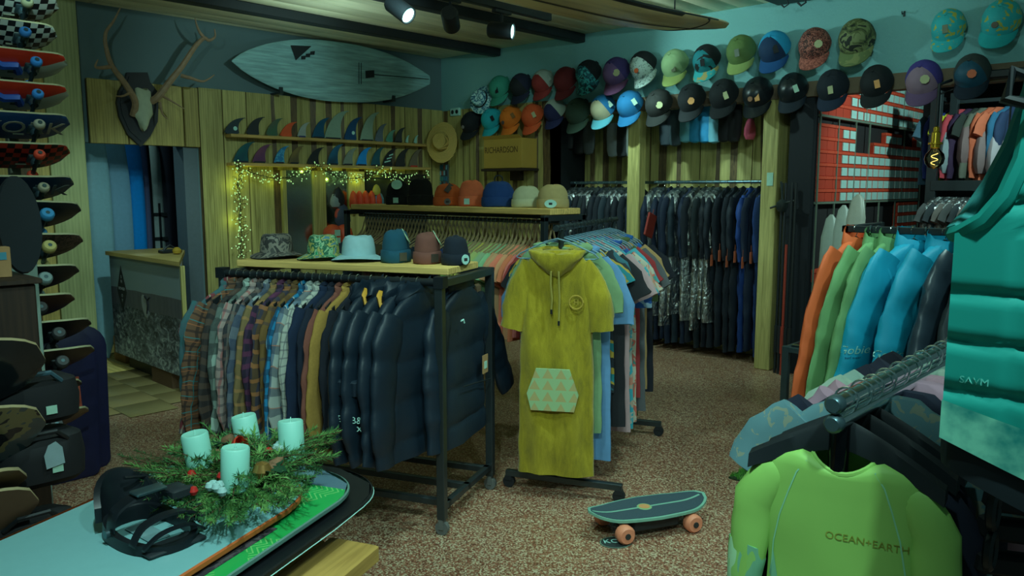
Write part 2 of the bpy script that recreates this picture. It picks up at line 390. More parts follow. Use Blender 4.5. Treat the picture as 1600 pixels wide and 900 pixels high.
# other room behind the right wall
struct(MB().box(HX+.14,-1.5,0, HX+.2,-1.4,CZ).box(11.6,-1.5,0, 11.7,3.1,CZ).build('wall_backshop', M((14,24,26), .9)))
struct(MB().box(HX+.14,-1.5,CZ, 11.7,3.2,CZ+.08).build('ceiling_backshop', MATTE))
struct(MB().box(HX+.1,2.93,0, 11.6,3.02,CZ).build('wall_backshop_left', M((18,22,22), .9)))
# ================================================================ caps on the right wall
def cap_meshes():
    a, b, h = .095, .108, .118
    def crown_pt(th, ph):      # th 0 top .. 1 rim ; ph angle, front = +Y
        r = math.sin(th*math.pi/2)**.82; z = h*math.cos(th*math.pi/2)**.9 if th < 1 else 0
        seam = 1-.012*(abs(math.sin(3*ph))**.2 < .55)
        ff = 1+.05*max(0, math.sin(ph))*math.sin(th*math.pi)
        return (a*r*math.cos(ph)*seam, b*r*math.sin(ph)*seam*ff, z*(1+.06*max(0, math.sin(ph))*math.sin(th*2.5)) + .004*noise.noise((math.cos(ph)*2.5, math.sin(ph)*2.5, th*3)))
    front, back = MB(), MB()
    n = 10
    f0, f1 = R(28), R(152)
    front.grid(lambda u,v: crown_pt(.05+.95*v, f0+(f1-f0)*u), n, 8, 0, lambda u,v: (u*.2, v*.15))
    back.grid(lambda u,v: crown_pt(.0+1.0*v, f1+(2*math.pi-(f1-f0))*u), 18, 8, 0, lambda u,v: (u*.4, v*.15))
    back.lathe([(.0,.006),(.007,.005),(.009,0)], 8, (0,0,h-.001), 0, caps=False)
    back.box(-.012,-b-.002,.002,.012,-b+.004,.03)
    vis = MB()
    def vp(u, v, o=0):
        ph = R(20)+R(140)*u; s = math.sin((ph-R(20))/R(140)*math.pi)**.55
        L = .078*s*v; x = a*math.cos(ph)*(1+.12*v*s); y = b*math.sin(ph)+L
        return (x, y, .004-.9*x*x*(2+2*v)-.14*L+o)
    vis.grid(lambda u,v: vp(u,v,.0025), 14, 5, 0, lambda u,v: (u*.2,v*.08)); vis.grid(lambda u,v: vp(1-u,v,-.0025), 14, 5, 0, lambda u,v: (u*.2,v*.08))
    vis.loft([[vp(i/14,1,.0025) for i in range(15)], [vp(i/14,1,-.0025) for i in range(15)]], False, False, 0, False)
    st = MB(); st.tube([(-.03,-b+.004,.012),(-.018,-b-.006,.014),(0,-b-.02,.016),(.018,-b-.006,.014),(.03,-b+.004,.012)], .005, 5, flat=2)
    return front.mesh('front_panel'), back.mesh('crown'), vis.mesh('visor'), st.mesh('strap')
CAPF, CAPB, CAPV, CAPS = cap_meshes()
TAG_SQ = MB().box(-.015,-.0008,-.024,.015,.0008,.024).mesh('price_tag')
TAG_RD = MB().cyl((0,-.001,0),(0,.001,0),.025,n=8).mesh('price_tag')
EMB = MB().lathe([(.0,.003),(.016,.003),(.018,0)], 10, caps=False).mesh('patch')
HOOK = MB().tube([(0,0,.02),(-.02,0,.018),(-.05,0,.002),(-.062,0,.008),(-.06,0,.024)], .0045, 6).lathe([(.008,-.0),(.008,.001)],8).box(-.004,-.008,-.01,.0,.008,.034).mesh('wall_hook')
CAPM = {}
def cap(label, px, py, hpx, front, crown=None, visor=None, tagk=None, tagpos=(.25,.55), tilt=38, yaw=0, patch=None):
    p = atx(px, py, HX-.06); s = hpx*depth(p)/FPX/.268
    t = R(tilt); up = Vector((-math.cos(t),0,math.sin(t))); fr = Vector((-math.sin(t),0,-math.cos(t)))
    Rm = Matrix.Rotation(R(yaw), 3, 'X'); up = Rm @ up; fr = Rm @ fr; xx = fr.cross(up)
    rim = Vector((HX-(.108*math.sin(t)+.006)*s-.012, p.y, p.z+.02*s))
    o = thing('baseball_cap', label, 'cap', group='caps on the hat wall')
    o.matrix_world = Matrix(((xx.x,fr.x,up.x,rim.x),(xx.y,fr.y,up.y,rim.y),(xx.z,fr.z,up.z,rim.z),(0,0,0,1))) @ Matrix.Scale(s, 4)
    ob('crown', CAPB, crown or front, o); ob('front_panel', CAPF, front, o); ob('visor', CAPV, visor or front, o); ob('strap', CAPS, crown or front, o)
    if tagk:
        m, sh = tagk; q = ob('price_tag', TAG_RD if sh == 'round' else TAG_SQ, m, o); ph = R(90+tagpos[0]*90); th = tagpos[1]
        q.location = (.088*math.cos(ph), .092*math.sin(ph)+.004, .132-.085*th)
        q.rotation_euler = (R(50), 0, R(tagpos[0]*55))
    if patch:
        q = ob('patch', EMB, patch, o); q.location = (0,.098,.074); q.rotation_euler = (R(-44),0,0)
    top = rim - fr*.108*s
    hk = tag(ob('wall_hook', HOOK, IRON), 'small dark wall hook holding the ' + ' '.join(label.split()[:10]), 'hook', 'hooks of the hat wall')
    hk.location = (HX-.001, rim.y, top.z-.012)
    return o
navy, blk = M((8,16,30), .85), M((6,13,15), .85)
mesh_w = M((80,110,98), .9); camo = printed([(20,34,22),(44,62,34),(62,84,52),(12,22,16)], 14); floral = printed([(6,18,22),(6,60,66),(30,110,108),(8,30,30)], 22)
lemon = printed([(22,118,118),(22,118,118),(96,122,50)], 20)
kr, wt, og = M((92,116,84), .8), M((86,132,114), .8), M((112,98,56), .8)
tweed = printed([(64,36,28),(14,16,16),(96,70,58),(40,20,18)], 60); speck = printed([(92,128,120),(92,128,120),(50,76,72)], 60)
denim = M((10,72,104), .85)
C = [
 ('green cap hung second from the corner in the upper row', 788,144,48, M((22,92,74),.85),None,None,(blk,'sq'),(.35,.7)),
 ('navy black cap with a blue visor in the upper row', 821,141,49, blk, navy, navy,None),
 ('red trucker cap with white mesh top in the upper row', 855,135,49, M((66,22,18),.85), mesh_w, M((66,22,18),.85),(mesh_w,'sq'),(1.0,.9)),
 ('plain maroon cap in the upper row', 891,133,53, M((50,14,15),.85),None,None,None),
 ('black cap with teal floral front and visor', 927,124,56, floral, blk, floral,None),
 ('purple cap with a round pale tag in the upper row', 971,122,60, M((52,48,76),.85), M((30,30,66),.85), M((50,36,58),.85),(kr,'round'),(.5,.6)),
 ('white speckled cap with a black back panel', 1013,112,60, speck, blk, speck,None,(.2,.6),38,-14,M((110,58,24))),
 ('pale sage green cap with a folded brim tag', 1061,109,59, M((76,116,80),.85),None,M((76,106,56),.85),(M((40,56,36)),'sq'),(.3,.8)),
 ('black and teal cap with a flowered visor', 1110,102,60, printed([(6,16,16),(8,80,84),(6,16,16)],8), blk, printed([(22,110,110),(90,104,62)],14),(blk,'sq'),(.2,.6)),
 ('olive green cap hung under the wooden longboard nose', 1164,89,63, M((46,76,38),.85),None,M((72,104,56),.85),(M((50,70,60)),'sq'),(.2,.5)),
 ('light blue cap with a navy front and dark square tag', 1216,85,67, M((6,30,52),.85), M((14,104,134),.85), M((6,48,84),.85),(blk,'sq'),(.4,.6)),
 ('red brown tweed cap with an eight-sided pale tag', 1278,80,67, tweed,None,printed([(96,66,54),(70,44,36)],60),(kr,'round'),(.5,.55)),
 ('green camouflage cap in the upper row', 1344,71,75, camo,None,printed([(52,76,44),(66,88,52)],14),None),
 ('turquoise cap with yellow fruit print all over', 1485,52,69, lemon,None,lemon,(M((60,80,62)),'sq'),(.1,.5)),
 ('turquoise fruit print cap with plain turquoise visor', 1567,42,77, lemon,None,M((12,112,112),.8),None,(0,0),38,8,M((52,60,50))),
 ('black cap hung below the tie-dye bucket hat', 743,198,45, blk,None,None,None,(0,0),38,10,M((70,84,80))),
 ('small turquoise cap in the lower row', 775,193,46, M((12,112,116),.85),None,None,(blk,'sq'),(.7,.6)),
 ('bright orange cap with a dark front label', 805,191,48, M((124,78,18),.85),None,None,(M((70,60,24)),'sq'),(.8,.6),38,0,M((40,44,44))),
 ('dark orange cap with a kraft tag', 839,188,49, M((112,54,22),.85),None,None,(kr,'sq'),(.7,.6)),
 ('white mesh cap with a dark navy front', 873,180,48, M((10,18,44),.85), mesh_w, M((10,18,44),.85),None),
 ('dark moss green cap in the lower row', 911,183,56, M((18,38,28),.9),None,None,None),
 ('sky blue cap with a cream front and pale visor', 949,177,55, M((88,106,82),.85), denim, M((40,104,112),.85),(wt,'sq'),(1,.8)),
 ('plain denim blue cap in the lower row', 991,172,57, denim,None,None,(wt,'sq'),(.8,.6)),
 ('dark grey cap with a round pale tag in the lower row', 1036,171,59, M((16,24,22),.85),None,None,(kr,'round'),(.5,.6)),
 ('black cap with a round tan tag above the cyan boots', 1087,163,60, blk,None,None,(og,'round'),(.4,.6)),
 ('black cap with an upright pale tag', 1137,157,63, blk,None,None,(kr,'sq'),(.5,.6)),
 ('glossy black cap with a tan framed tag', 1190,155,65, M((8,16,18),.35),None,None,(og,'sq'),(.3,.7),38,0,M((70,60,40))),
 ('glossy black cap with a grey tag in the lower row', 1244,148,64, M((8,18,20),.35),None,M((6,18,26),.6),(wt,'sq'),(.5,.5)),
 ('navy black cap with tall pale tag before the shoeboxes', 1306,144,66, M((8,18,24),.85),None,M((8,22,36),.8),(kr,'sq'),(.2,.6)),
 ('large black cap with a tan tag before the shoeboxes', 1374,138,68, M((6,13,15),.8),None,None,(og,'sq'),(.3,.5)),
 ('purple mesh cap with a lilac front and round tag', 1447,133,73, M((74,74,84),.85), M((34,36,86),.85), M((52,48,70),.85),(kr,'round'),(.3,.4)),
 ('navy mesh cap with a blue front and round tan tag', 1522,123,72, M((10,50,64),.6), M((26,40,38),.85), M((6,20,30),.8),(M((112,70,44)),'round'),(.2,.4))]
for c in C: cap(*c)
# bare hook
tag(ob('wall_hook', HOOK, IRON, loc=atx(1413,24,HX-.001)), 'empty wall hook with nothing on it between the camouflage and fruit print caps', 'hook', 'hooks of the hat wall')
# hats with wide brims, shown crown outwards
def brim_hat(label, name, p, axis, r, h, brim, mats, sx=1, cat='hat', band=None, group=None):
    o = thing(name, label, cat, group=group); z = Vector(axis).normalized(); x = Vector((0,1,0)); x = (x-z*x.dot(z)).normalized(); y = z.cross(x)
    o.matrix_world = Matrix(((x.x,y.x,z.x,p[0]),(x.y,y.y,z.y,p[1]),(x.z,y.z,z.z,p[2]),(0,0,0,1)))
    wob = lambda a, k: 1+.05*math.sin(3*a+k)
    mb = MB(); rings = []
    for rr, zz in ((r,0),(r*.99,h*.5),(r*.93,h*.85),(r*.8,h),(r*.45,h*.97),(.005,h*.93)):
        rings.append([(rr*sx*math.cos(a)*wob(a,zz*20), rr*math.sin(a)*wob(a,zz*20), zz+.006*math.sin(2*a)*(zz>h*.6)) for a in [2*math.pi*j/24 for j in range(24)]])
    mb.loft(rings, False, True); mb.build('crown', mats[0], o)
    mb = MB(); rings = []
    for k, (q, zz) in enumerate(((r,0.004),(r+(brim-r)*.5,-.010),(brim,-.02),(brim,-.026),(r+(brim-r)*.5,-.016),(r,-.004))):
        rings.append([(q*sx*math.cos(a), q*math.sin(a), zz+.012*math.sin(2*a+1)*(q-r)/(brim-r)) for a in [2*math.pi*j/28 for j in range(28)]])
    mb.loft(rings, False, False); mb.build('brim', mats[1], o)
    if band: MB().lathe([(r*1.08,.004),(r*1.1,.02),(r*1.06,.03)], 24, sx=sx, caps=False).build('hat_band', band, o)
    return o
tiedye = printed([(84,136,136),(24,70,84),(96,146,140),(40,104,110)], 14)
brim_hat('white and teal tie-dye bucket hat hung at the corner', 'bucket_hat', atx(751,155,HX-.19), (-.93,-.12,.22), .10,.085,.17, (tiedye,tiedye), band=BLACK)
t = NT('straw', .8); co = t.coord(); v = t.n('ShaderNodeTexWave', wave_type='RINGS', Scale=22.0, Distortion=.6); v.rings_direction = 'Z'; t.l(co, v.inputs['Vector'])
t.col(t.ramp(v.outputs['Fac'], [(.2,K((84,90,40))),(.6,K((118,124,66)))])); t.bump(v.outputs['Fac'], .5, .006); STRAW = t.m
brim_hat('wide woven straw sun hat hung on the wooden corner', 'straw_hat', atx(690,222,HX-.32), (-.85,-.5,.12), .12,.12,.255, (STRAW,STRAW), sx=.78)
# ---------------------------------------------------------------- things on the corner
o = thing('wall_socket', 'white double socket box on the wood corner', 'socket', atx(712,175,HX-.05))
MB().bbox(-.02,-.085,-.05,.02,.085,.05,.006).build('body', WHITE, o)
for yy in (-.04,.04): MB().cyl((-.022,yy,0),(-.018,yy,0),.026,n=14).build('socket_face', BLACK if yy<0 else IRON, o)
o = thing('cardboard_carton', 'big brown cardboard carton lettered RICHARDSON on a dark bracket shelf', 'box', (HX-.16,atx(784,264,HX-.3).y,atx(784,263,HX-.3).z))
cb = M((100,100,40), .85, 0, .08, 5)
MB().bbox(-.13,-.31,0,.13,.31,.34,.004).build('carton', cb, o)
for s in (-1,1): MB().prism([(-.31,0),(.31,0),(.29,.13),(-.29,.13)], 0, .006, lambda u,v,tt,s=s: (s*.13+s*v*.3+tt-(.006 if s > 0 else 0), u, .338+v*.3)).build('flap', cb, o)
text('RICHARDSON', .1, M((46,42,16),.9), o, FR((-.1325,0.02,.21), (0,-1,0), (0,0,1)), sx=.85)
tag(MB().bbox(-.15,-.34,-.03,.13,.34,-.002,.004).box(.06,-.1,-.14,.13,.06,-.03).build('bracket_shelf', M((24,24,16),.8), loc=o.location), 'dark shelf under the brown carton', 'shelf')
# hanging strip of small keyrings below the straw hat
o = thing('keyring_strip', 'hanging strip of small teal keyrings below the straw hat', 'keyrings', atx(692,275,HX-.06))
MB().box(0,-.1,-.14,.012,.1,.15).build('backing_card', M((40,66,70)), o)
rnd = random.Random(4); me = MB().bbox(-.012,-.014,-.03,0,.014,.03,.004).mesh('keyring')
for i in range(5):
    for j in range(4): ob('keyring', me, rnd.choice([M((20,70,88)),M((60,110,120)),M((24,30,34)),M((70,50,40)),M((30,84,80))]), o, (-.002,-.075+i*.038,.11-j*.073))
# ---------------------------------------------------------------- fins on two shelves
for z, lab in ((2.255,'upper'),(1.965,'lower')):
    tag(MB().bbox(3.9,FY-.17,z-.035,6.56,FY-.03,z,.004).build('wall_shelf', wood((112,112,60),(78,84,44),'X')), lab+' long thin wooden shelf of surfboard fins', 'shelf', 'shelves of surfboard fins')
def fin(px0, px1, pyt, shelf, mats, label, shape='swept', decal=None):
    z0 = 2.255 if shelf else 1.965
    a = aty(px0, 210, FY-.1).x; b = aty(px1, 210, FY-.1).x; wd = b-a; h = max(.06, aty(px0, pyt, FY-.1).z-z0-.012)
    bl = .68 if shape != 'long' else .62
    n = 10; q2 = lambda p0,p1,p2,u: (p0[0]*(1-u)**2+2*p1[0]*u*(1-u)+p2[0]*u*u, p0[1]*(1-u)**2+2*p1[1]*u*(1-u)+p2[1]*u*u)
    lead = [q2((0,0),(wd*.28,h*.96),(wd,h),k/n) for k in range(n+1)]
    trail = [q2((wd,h),(wd*.54,h*.72),(wd*bl,0),k/n) for k in range(1,n+1)]
    F = lead + [(wd*1.0,h*.965)] + trail
    o = thing('surfboard_fin', label, 'fin', (a,FY-.105,z0+.013), group='surfboard fins on the wall shelves')
    MB().prism(F, -.006, .006, lambda u,v,tt: (u,tt,v)).build('blade', mats[0], o)
    MB().box(.02,-.007,-.012, wd*bl-.01,.007,.008).build('base_tab', mats[1] if len(mats)>1 else mats[0], o)
    if decal: MB().cyl((wd*.5,-.0062,h*.28),(wd*.5,-.0075,h*.28),.022,n=10).build('decal', decal, o)
    return o
dk, teal = M((16,26,28),.5), M((14,58,66),.5); pale = M((72,108,92),.3)
def grad(c1, c2):
    t = NT('fin_fade', .35); t.col(t.ramp(t.math('MULTIPLY_ADD', t.noise(t.coord(), 5, 1), 1.6, -.3), [(.2,K(c1)),(.8,K(c2))])); return t.m
T = [((350,384,182),(M((18,36,40)),),'broad dark slate fin with a pale dot at the left end of the upper shelf',WHITE),
 ((384,414,181),(dk,),'plain black fin beside the slate fin on the upper shelf'),
 ((415,442,183),(grad((20,70,50),(50,56,48)),),'green and grey marbled fin on the upper shelf'),
 ((437,464,189),(M((118,56,26),.5),),'orange fin on the upper shelf'),
 ((464,484,190),(M((84,112,104),.5),M((24,36,66))),'white fin with navy base on the upper shelf'),
 ((487,515,182),(M((8,52,72),.4),dk),'dark blue curved fin on the upper shelf'),
 ((506,545,170),(pale,dk),'left one of the two tall pale translucent fins'),
 ((537,565,181),(M((8,44,70),.4),),'deep blue curved fin between the two tall pale fins',WHITE),
 ((562,592,173),(pale,dk),'right one of the two tall pale translucent fins'),
 ((585,604,192),(M((50,74,80)),),'grey blue fin right of the tall pale fins'),
 ((602,618,202),(grad((20,96,80),(70,120,104)),),'small sea green fin on the upper shelf'),
 ((616,633,198),(M((30,44,44)),dk),'dark grey banded fin near the right end of the upper shelf'),
 ((633,639,211),(WHITE,),'tiny white fin, left of the two at the right end of the upper shelf'),
 ((646,653,211),(WHITE,),'tiny white fin, last at the right end of the upper shelf')]
for f in T: fin(*f[0], 1, f[1], f[2], decal=f[3] if len(f) > 3 else None)
T = [((362,397,220),grad((10,40,56),(16,70,64)),'big dark teal fin at the left end of the lower shelf'),((392,423,224),grad((44,34,64),(70,50,60)),'purple fin on the lower shelf'),
 ((426,450,227),printed([(20,82,116),(40,110,130)],30),'light blue patterned fin on the lower shelf'),((449,473,227),grad((30,40,38),(80,84,40)),'grey fin with a yellowish base on the lower shelf'),
 ((478,505,229),dk,'black slim fin near the middle of the lower shelf'),((509,535,224),grad((12,20,24),(20,80,104)),'black and blue fin near the middle of the lower shelf'),
 ((534,557,230),M((66,92,80),.4),'pale grey fin on the lower shelf'),((555,579,229),M((10,92,142),.4),'bright blue fin on the lower shelf'),
 ((578,599,229),teal,'teal fin on the lower shelf'),((596,619,231),dk,'black fin with white stripes on the lower shelf'),
 ((616,639,231),M((20,30,30)),'charcoal fin right of the striped fin'),((638,658,232),M((60,70,56)),'black rimmed fin on a red base at the right end of the lower shelf')]
for i, f in enumerate(T):
    o = fin(*f[0], 0, (f[1], M((104,36,22)) if i == 11 else dk), f[2])
    if i == 9:
        for k in range(3): MB().prism([(.03+.035*k,.03+.04*k),(.12+.02*k,.05+.04*k),(.12+.02*k,.065+.04*k),(.03+.035*k,.045+.04*k)], -.0075,-.006, lambda u,v,tt: (u,tt,v)).build('stripe', WHITE, o)
# ---------------------------------------------------------------- fairy light garland
rnd = random.Random(8); o = thing('fairy_light_garland', 'garland of warm fairy lights draped under the fin shelves', 'string lights', (3.93,FY-.19,1.92))
path = []
sc = [(3.95,1.93),(4.9,1.95),(5.75,1.94),(6.5,1.9)]
for (xa,za),(xb,zb) in zip(sc, sc[1:]):
    for k in range(16):
        u = k/16; path.append(Vector((xa+(xb-xa)*u-3.93, rnd.uniform(-.012,.012), za+(zb-za)*u-.13*4*u*(1-u)-1.92)))
tail = [Vector((.02+.012*math.sin(k*.9), 0, .02-k*.045)) for k in range(22)]
wire, bulbs, twigs = MB(), MB(), MB()
for pth in (path, tail):
    wire.tube(pth, .004, 4)
    for p in pth:
        for k in range(7 if pth is path else 9):
            d = Vector((rnd.gauss(0,1), rnd.gauss(0,.5), rnd.gauss(0,1))).normalized()*rnd.uniform(.03,.075); q = p+Vector((rnd.uniform(-.03,.03),0,rnd.uniform(-.03,.03)))
            twigs.tube([q, q+d*.6+Vector((0,0,.004)), q+d], .0022, 3)
            if rnd.random() < .62: e = q+d; bulbs.lathe([(.0,-.008),(.0065,-.003),(.0065,.003),(0,.009)], 5, e, caps=False)
wire.build('wire', M((24,34,16)), o); s_ = twigs.build('twigs', M((34,36,16)), o); s_['kind'] = 'stuff'
s_ = bulbs.build('light_bulbs', emit((150,215,130), .9), o); s_['kind'] = 'stuff'
for k in range(9):
    q = (path+tail)[[2,8,15,21,27,34,40,52,60][k]]
    l = bpy.data.lights.new('fairy_glow', 'POINT'); l.energy = .22; l.color = (.72,1.0,.1); l.shadow_soft_size = .004
    lo = bpy.data.objects.new('fairy_glow', l); COL.objects.link(lo); lo.location = Vector((3.93,FY-.19,1.92))+q+Vector((0,.06,-.03))
# ---------------------------------------------------------------- mirror and hanging accessories under the shelf
o = thing('strip_mirror', 'tall strip mirrors set between the wooden planks under the fairy lights', 'mirror', (4.55,FY-.02,.95))
t = NT('mirror_glass', .16, 1.0); t.p.inputs['Base Color'].default_value = (.4,.5,.5,1); MIRM = t.m
for a, b in ((.02,.36),(.52,.84)): MB().box(a,-.02,0,b,.0,.95).build('mirror_glass', MIRM, o)
for a, b in ((-.03,.02),(.36,.52),(.84,1.06)): MB().bbox(a,-.05,0,b,.0,.95,.004).build('wood_strip', PINE_Z, o)
o = thing('accessory_board', 'black wall board of hanging dark accessories right of the strip mirrors', 'board', (5.63,FY-.06,.9))
MB().box(0,0,0,.95,.03,.98).build('board', BLACK, o)
for z in (.92,.5): MB().tube([(.05,-.01,z),(.05,-.12,z),(.9,-.12,z),(.9,-.01,z)], .008, 5).build('rail', IRON, o)
pouch = MB(); pouch.loft([[(w*math.cos(a), d*math.sin(a), z) for a in [2*math.pi*k/12 for k in range(12)]] for w,d,z in ((.01,.01,.0),(.05,.03,-.03),(.085,.045,-.1),(.09,.045,-.17),(.06,.03,-.21))], True, True)
pm = pouch.mesh('float_vest')
for i in range(5):
    p = aty(552+i*9.5, 298, FY-.2); q = tag(ob('orange_pouch', pm, M((112,46,24),.6), loc=(p.x,p.y,p.z)), 'orange padded pouch, %s from the left of the row on the black wall board' % nth(i), 'pouch', 'orange pouches on the wall board')
    q.rotation_euler = (0,0,R(70))
rnd = random.Random(2)
for i, (px,py,sx,c,l) in enumerate(((528,292,1.0,(8,14,16),'black helmet-shaped cap on the black wall board'),(535,318,1.2,(22,38,48),'slate blue shoulder pouch on the black wall board'),(524,300,.8,(70,96,92),'pale strap bundle on the black wall board'),(592,300,.8,(40,84,96),'small blue packet at the right end of the black wall board'),(588,288,.6,(96,110,40),'small yellow packet at the right end of the black wall board'))):
    p = aty(px,py,FY-.22); q = tag(ob('accessory_pouch', pm, M(c,.6), loc=p), l, 'pouch'); q.scale = (sx,.8,sx)
o = thing('orange_float_figure', 'orange inflatable water toy with a ring above hung behind the bucket hats', 'toy', aty(527,372,FY-.22))
for dx in (-.1,.04):
    MB().lathe([(.02,-.1),(.09,-.06),(.115,.02),(.1,.1),(.05,.15),(.01,.16)], 14, (dx+.04,0,0)).build('lobe', M((112,52,28),.5), o)
MB().tube([(.05+.055*math.cos(a),0,.26+.07*math.sin(a)) for a in [2*math.pi*k/14 for k in range(14)]], .02, 8, closed=True).build('ring', M((100,44,28),.5), o)
MB().box(-.1,-.11,-.05,-.03,-.1,.1).build('label_card', PAPER, o); MB().tube([(.05,0,.33),(.05,.05,.42),(.02,.08,.5)], .006, 5).build('cord', IRON, o)
# ---------------------------------------------------------------- white surfboard on the wall
L2 = 1.31; ax = (aty(660,125,FY-.15)-aty(367,97,FY-.15)).normalized()
mid = (aty(660,125,FY-.15)+aty(367,97,FY-.15))/2; up2 = Vector((0,-1,0)).cross(ax); up2 = up2 if up2.z > 0 else -up2
t = NT('board_skin', .35); co = t.coord('Object', scale=(.5,6,6)); t.col(t.ramp(t.noise(co, 6, 4, .6), [(.3,K((66,112,112))),(.7,K((90,148,144)))])); BRD = t.m
def board_mesh(L, wid, th, nose=.5, tail=.16, n=26, rocker=.06, name='board'):
    mb = MB(); rings = []
    for i in range(n+1):
        u = i/n; uu = 2*u-1
        w = wid*(max(0,1-(abs(uu+.06)/.94)**2.0)**.78 if uu < -.06 else max(0,1-(abs(uu+.06)/1.06)**2.6*(1-tail)))
        w = max(w, .006)
        zr = rocker*uu*uu; T_ = th*(1-.75*abs(uu)**2.5)
        rings.append([(uu*L, w*math.cos(a), zr+T_*math.sin(a)*(.9 if math.sin(a)>0 else .6)) for a in [2*math.pi*k/20 for k in range(20)]])
    mb.loft(rings, True, True); return mb.mesh(name)
o = thing('white_surfboard', 'greyish white surfboard mounted sideways high on the fin wall', 'surfboard')
zax = ax.cross(up2)
o.matrix_world = Matrix(((ax.x,up2.x,zax.x,mid.x),(ax.y,up2.y,zax.y,mid.y),(ax.z,up2.z,zax.z,mid.z),(0,0,0,1)))
ob('deck', board_mesh(1.3,.33,.05), BRD, o)
ln = M((14,26,28), .6)
sgn = -1 if zax.y > 0 else 1
def on(x, y): return (x, y, sgn*.052)
MB().prism([(.42,-.004),(1.24,-.003),(1.24,.003),(.42,.004)], 0,.002, lambda u,v,tt: (u,v*1.2,sgn*(.036+.012*(1-u*u)+.06*u*u*0+tt)+ (.06*u*u))).build('stringer_line', ln, o)
def decal(poly, nm, m):
    MB().prism(poly, 0, .003, lambda u,v,tt: (u, v, sgn*(.0455-.02*abs(u)**2.5-.05*v*v+tt)+.06*u*u)).build(nm, m, o)
decal([(.34,-.05),(.46,-.03),(.46,.05),(.34,.035)], 'decal_box', ln)
decal([(-.62,.22),(-.36,.24),(-.57,.07)], 'logo_triangle', ln)
for q in ((-.5,.12),(-.44,.15),(-.38,.18)): decal([(q[0],q[1]),(q[0]+.06,q[1]+.012),(q[0]+.05,q[1]-.03),(q[0],q[1]-.035)], 'logo_block', ln)
for k in range(2): decal([(.24+k*.03,-.12),(.247+k*.03,-.12),(.26+k*.03,.12),(.253+k*.03,.12)], 'script_line', ln)
text('DH', .05, BRD, o, FR((.4,.0,sgn*.0465), (1,0.1,0), (0,sgn,0)) if sgn>0 else FR((.4,0,-.0475+.009), (1,.1,0), (0,-1,0)))
for q, sd in ((-.75,'nose'),(.75,'tail')):
    P = mid+ax*q-Vector((0,0,.27))
    tag(MB().box(P.x-.02,FY-.18,P.z-.02,P.x+.02,FY-.001,P.z).box(P.x-.02,FY-.2,P.z-.02,P.x+.02,FY-.18,P.z+.05).build('wall_bracket', IRON), 'black bracket under the %s half of the white wall surfboard' % sd, 'bracket')
# ---------------------------------------------------------------- antlers on a plaque
o = thing('antler_trophy', 'mounted deer antlers with white skull on a black shield plaque', 'antlers', (aty(225,165,FY-.13).x,FY-.125,aty(225,165,FY-.13).z))
O = Vector(o.location)
def lp(px, py, dy=0): return aty(px, py, O.y+dy)-O
sh = [(199,113),(231,113),(235,128),(246,142),(248,160),(247,190),(236,212),(221,229),(200,210),(187,182),(183,160),(186,142),(195,128)]
poly = [(lp(a,b).x, lp(a,b).z) for a, b in reversed(sh)]
mb = MB(); mb.prism(poly, 0, .04, lambda u,v,tt: (u, .045-tt, v)); cen = Vector((sum(p[0] for p in poly)/13, sum(p[1] for p in poly)/13))
mb.prism([(cen.x+(p[0]-cen.x)*.86, cen.y+(p[1]-cen.y)*.88) for p in poly], .04,.05, lambda u,v,tt: (u,.045-tt,v)); mb.build('plaque', M((16,24,26),.6,0,.3,10), o)
sk = [(209,140,.03),(229,142,.03),(230,158,.06),(239,178,.03),(232,190,.05),(228,200,.09),(222,203,.1),(214,196,.08),(207,188,.04),(210,160,.06)]
mb = MB(); rings = []
for k, (y, hw, dd) in enumerate(((139,9,.02),(144,11,.05),(155,11,.075),(168,11.5,.08),(178,13.5,.08),(186,9,.085),(194,6.5,.09),(201,4.5,.07),(204,1.5,.05))):
    cx = 220+k*.3; w_ = hw*.0064
    c = lp(cx, y); rings.append([(c.x+w_*math.cos(a)*(1+.12*math.sin(3*a+k)), -.005-dd*.6-dd*.55*max(-.6,-math.sin(a))*1.0 if False else -.004-dd*.5+dd*.5*math.sin(a), c.z+.01*math.sin(2*a+k)) for a in [2*math.pi*j/16 for j in range(16)]])
mb.loft(rings, True, True); mb.build('skull', M((96,126,104),.7,0,.12,30), o)
ANT = M((84,86,64), .6, 0, .35, 25, .4, 60)
def branch(pts, r0, r1, nm, n=8):
    P = [lp(a,b,-d) for a,b,d in pts]; out = []
    for i in range(len(P)-1):
        p0 = P[max(0,i-1)]; p1, p2 = P[i], P[i+1]; p3 = P[min(len(P)-1,i+2)]
        for k in range(5):
            u = k/5; out.append(.5*((2*p1)+(p2-p0)*u+(2*p0-5*p1+4*p2-p3)*u*u+(3*p1-p0-3*p2+p3)*u**3))
    out.append(P[-1]); m = len(out)
    MB().tube(out, [.86*(r0+(r1-r0)*(k/(m-1))**1.2) for k in range(m)], n).build(nm, ANT, o)
branch([(208,180,.02),(211,158,.1),(195,130,.16),(175,103,.2),(166,75,.22),(165,52,.24),(178,32,.26),(188,12,.28)], .038,.006, 'antler')
branch([(172,104,.2),(158,106,.24),(149,104,.27),(153,93,.3)], .022,.005, 'antler_tine')
branch([(203,145,.14),(192,150,.22),(181,150,.28)], .016,.004, 'antler_tine')
branch([(237,158,.04),(248,150,.1),(268,124,.16),(284,104,.19),(304,74,.22),(318,60,.24),(327,63,.26),(336,57,.28),(335,45,.3)], .042,.006, 'antler')
branch([(320,60,.24),(312,50,.25),(307,38,.27),(305,28,.28)], .02,.004, 'antler_tine')
branch([(283,118,.19),(298,122,.24),(318,127,.28),(335,117,.3)], .022,.005, 'antler_tine')
branch([(254,150,.1),(268,158,.18),(288,170,.26)], .016,.004, 'antler_tine')
branch([(250,160,.08),(254,178,.16),(262,186,.22)], .014,.004, 'antler_tine')
o = thing('security_sensor', 'small white motion sensor high above the antlers', 'sensor', aty(244,3,FY-.04))
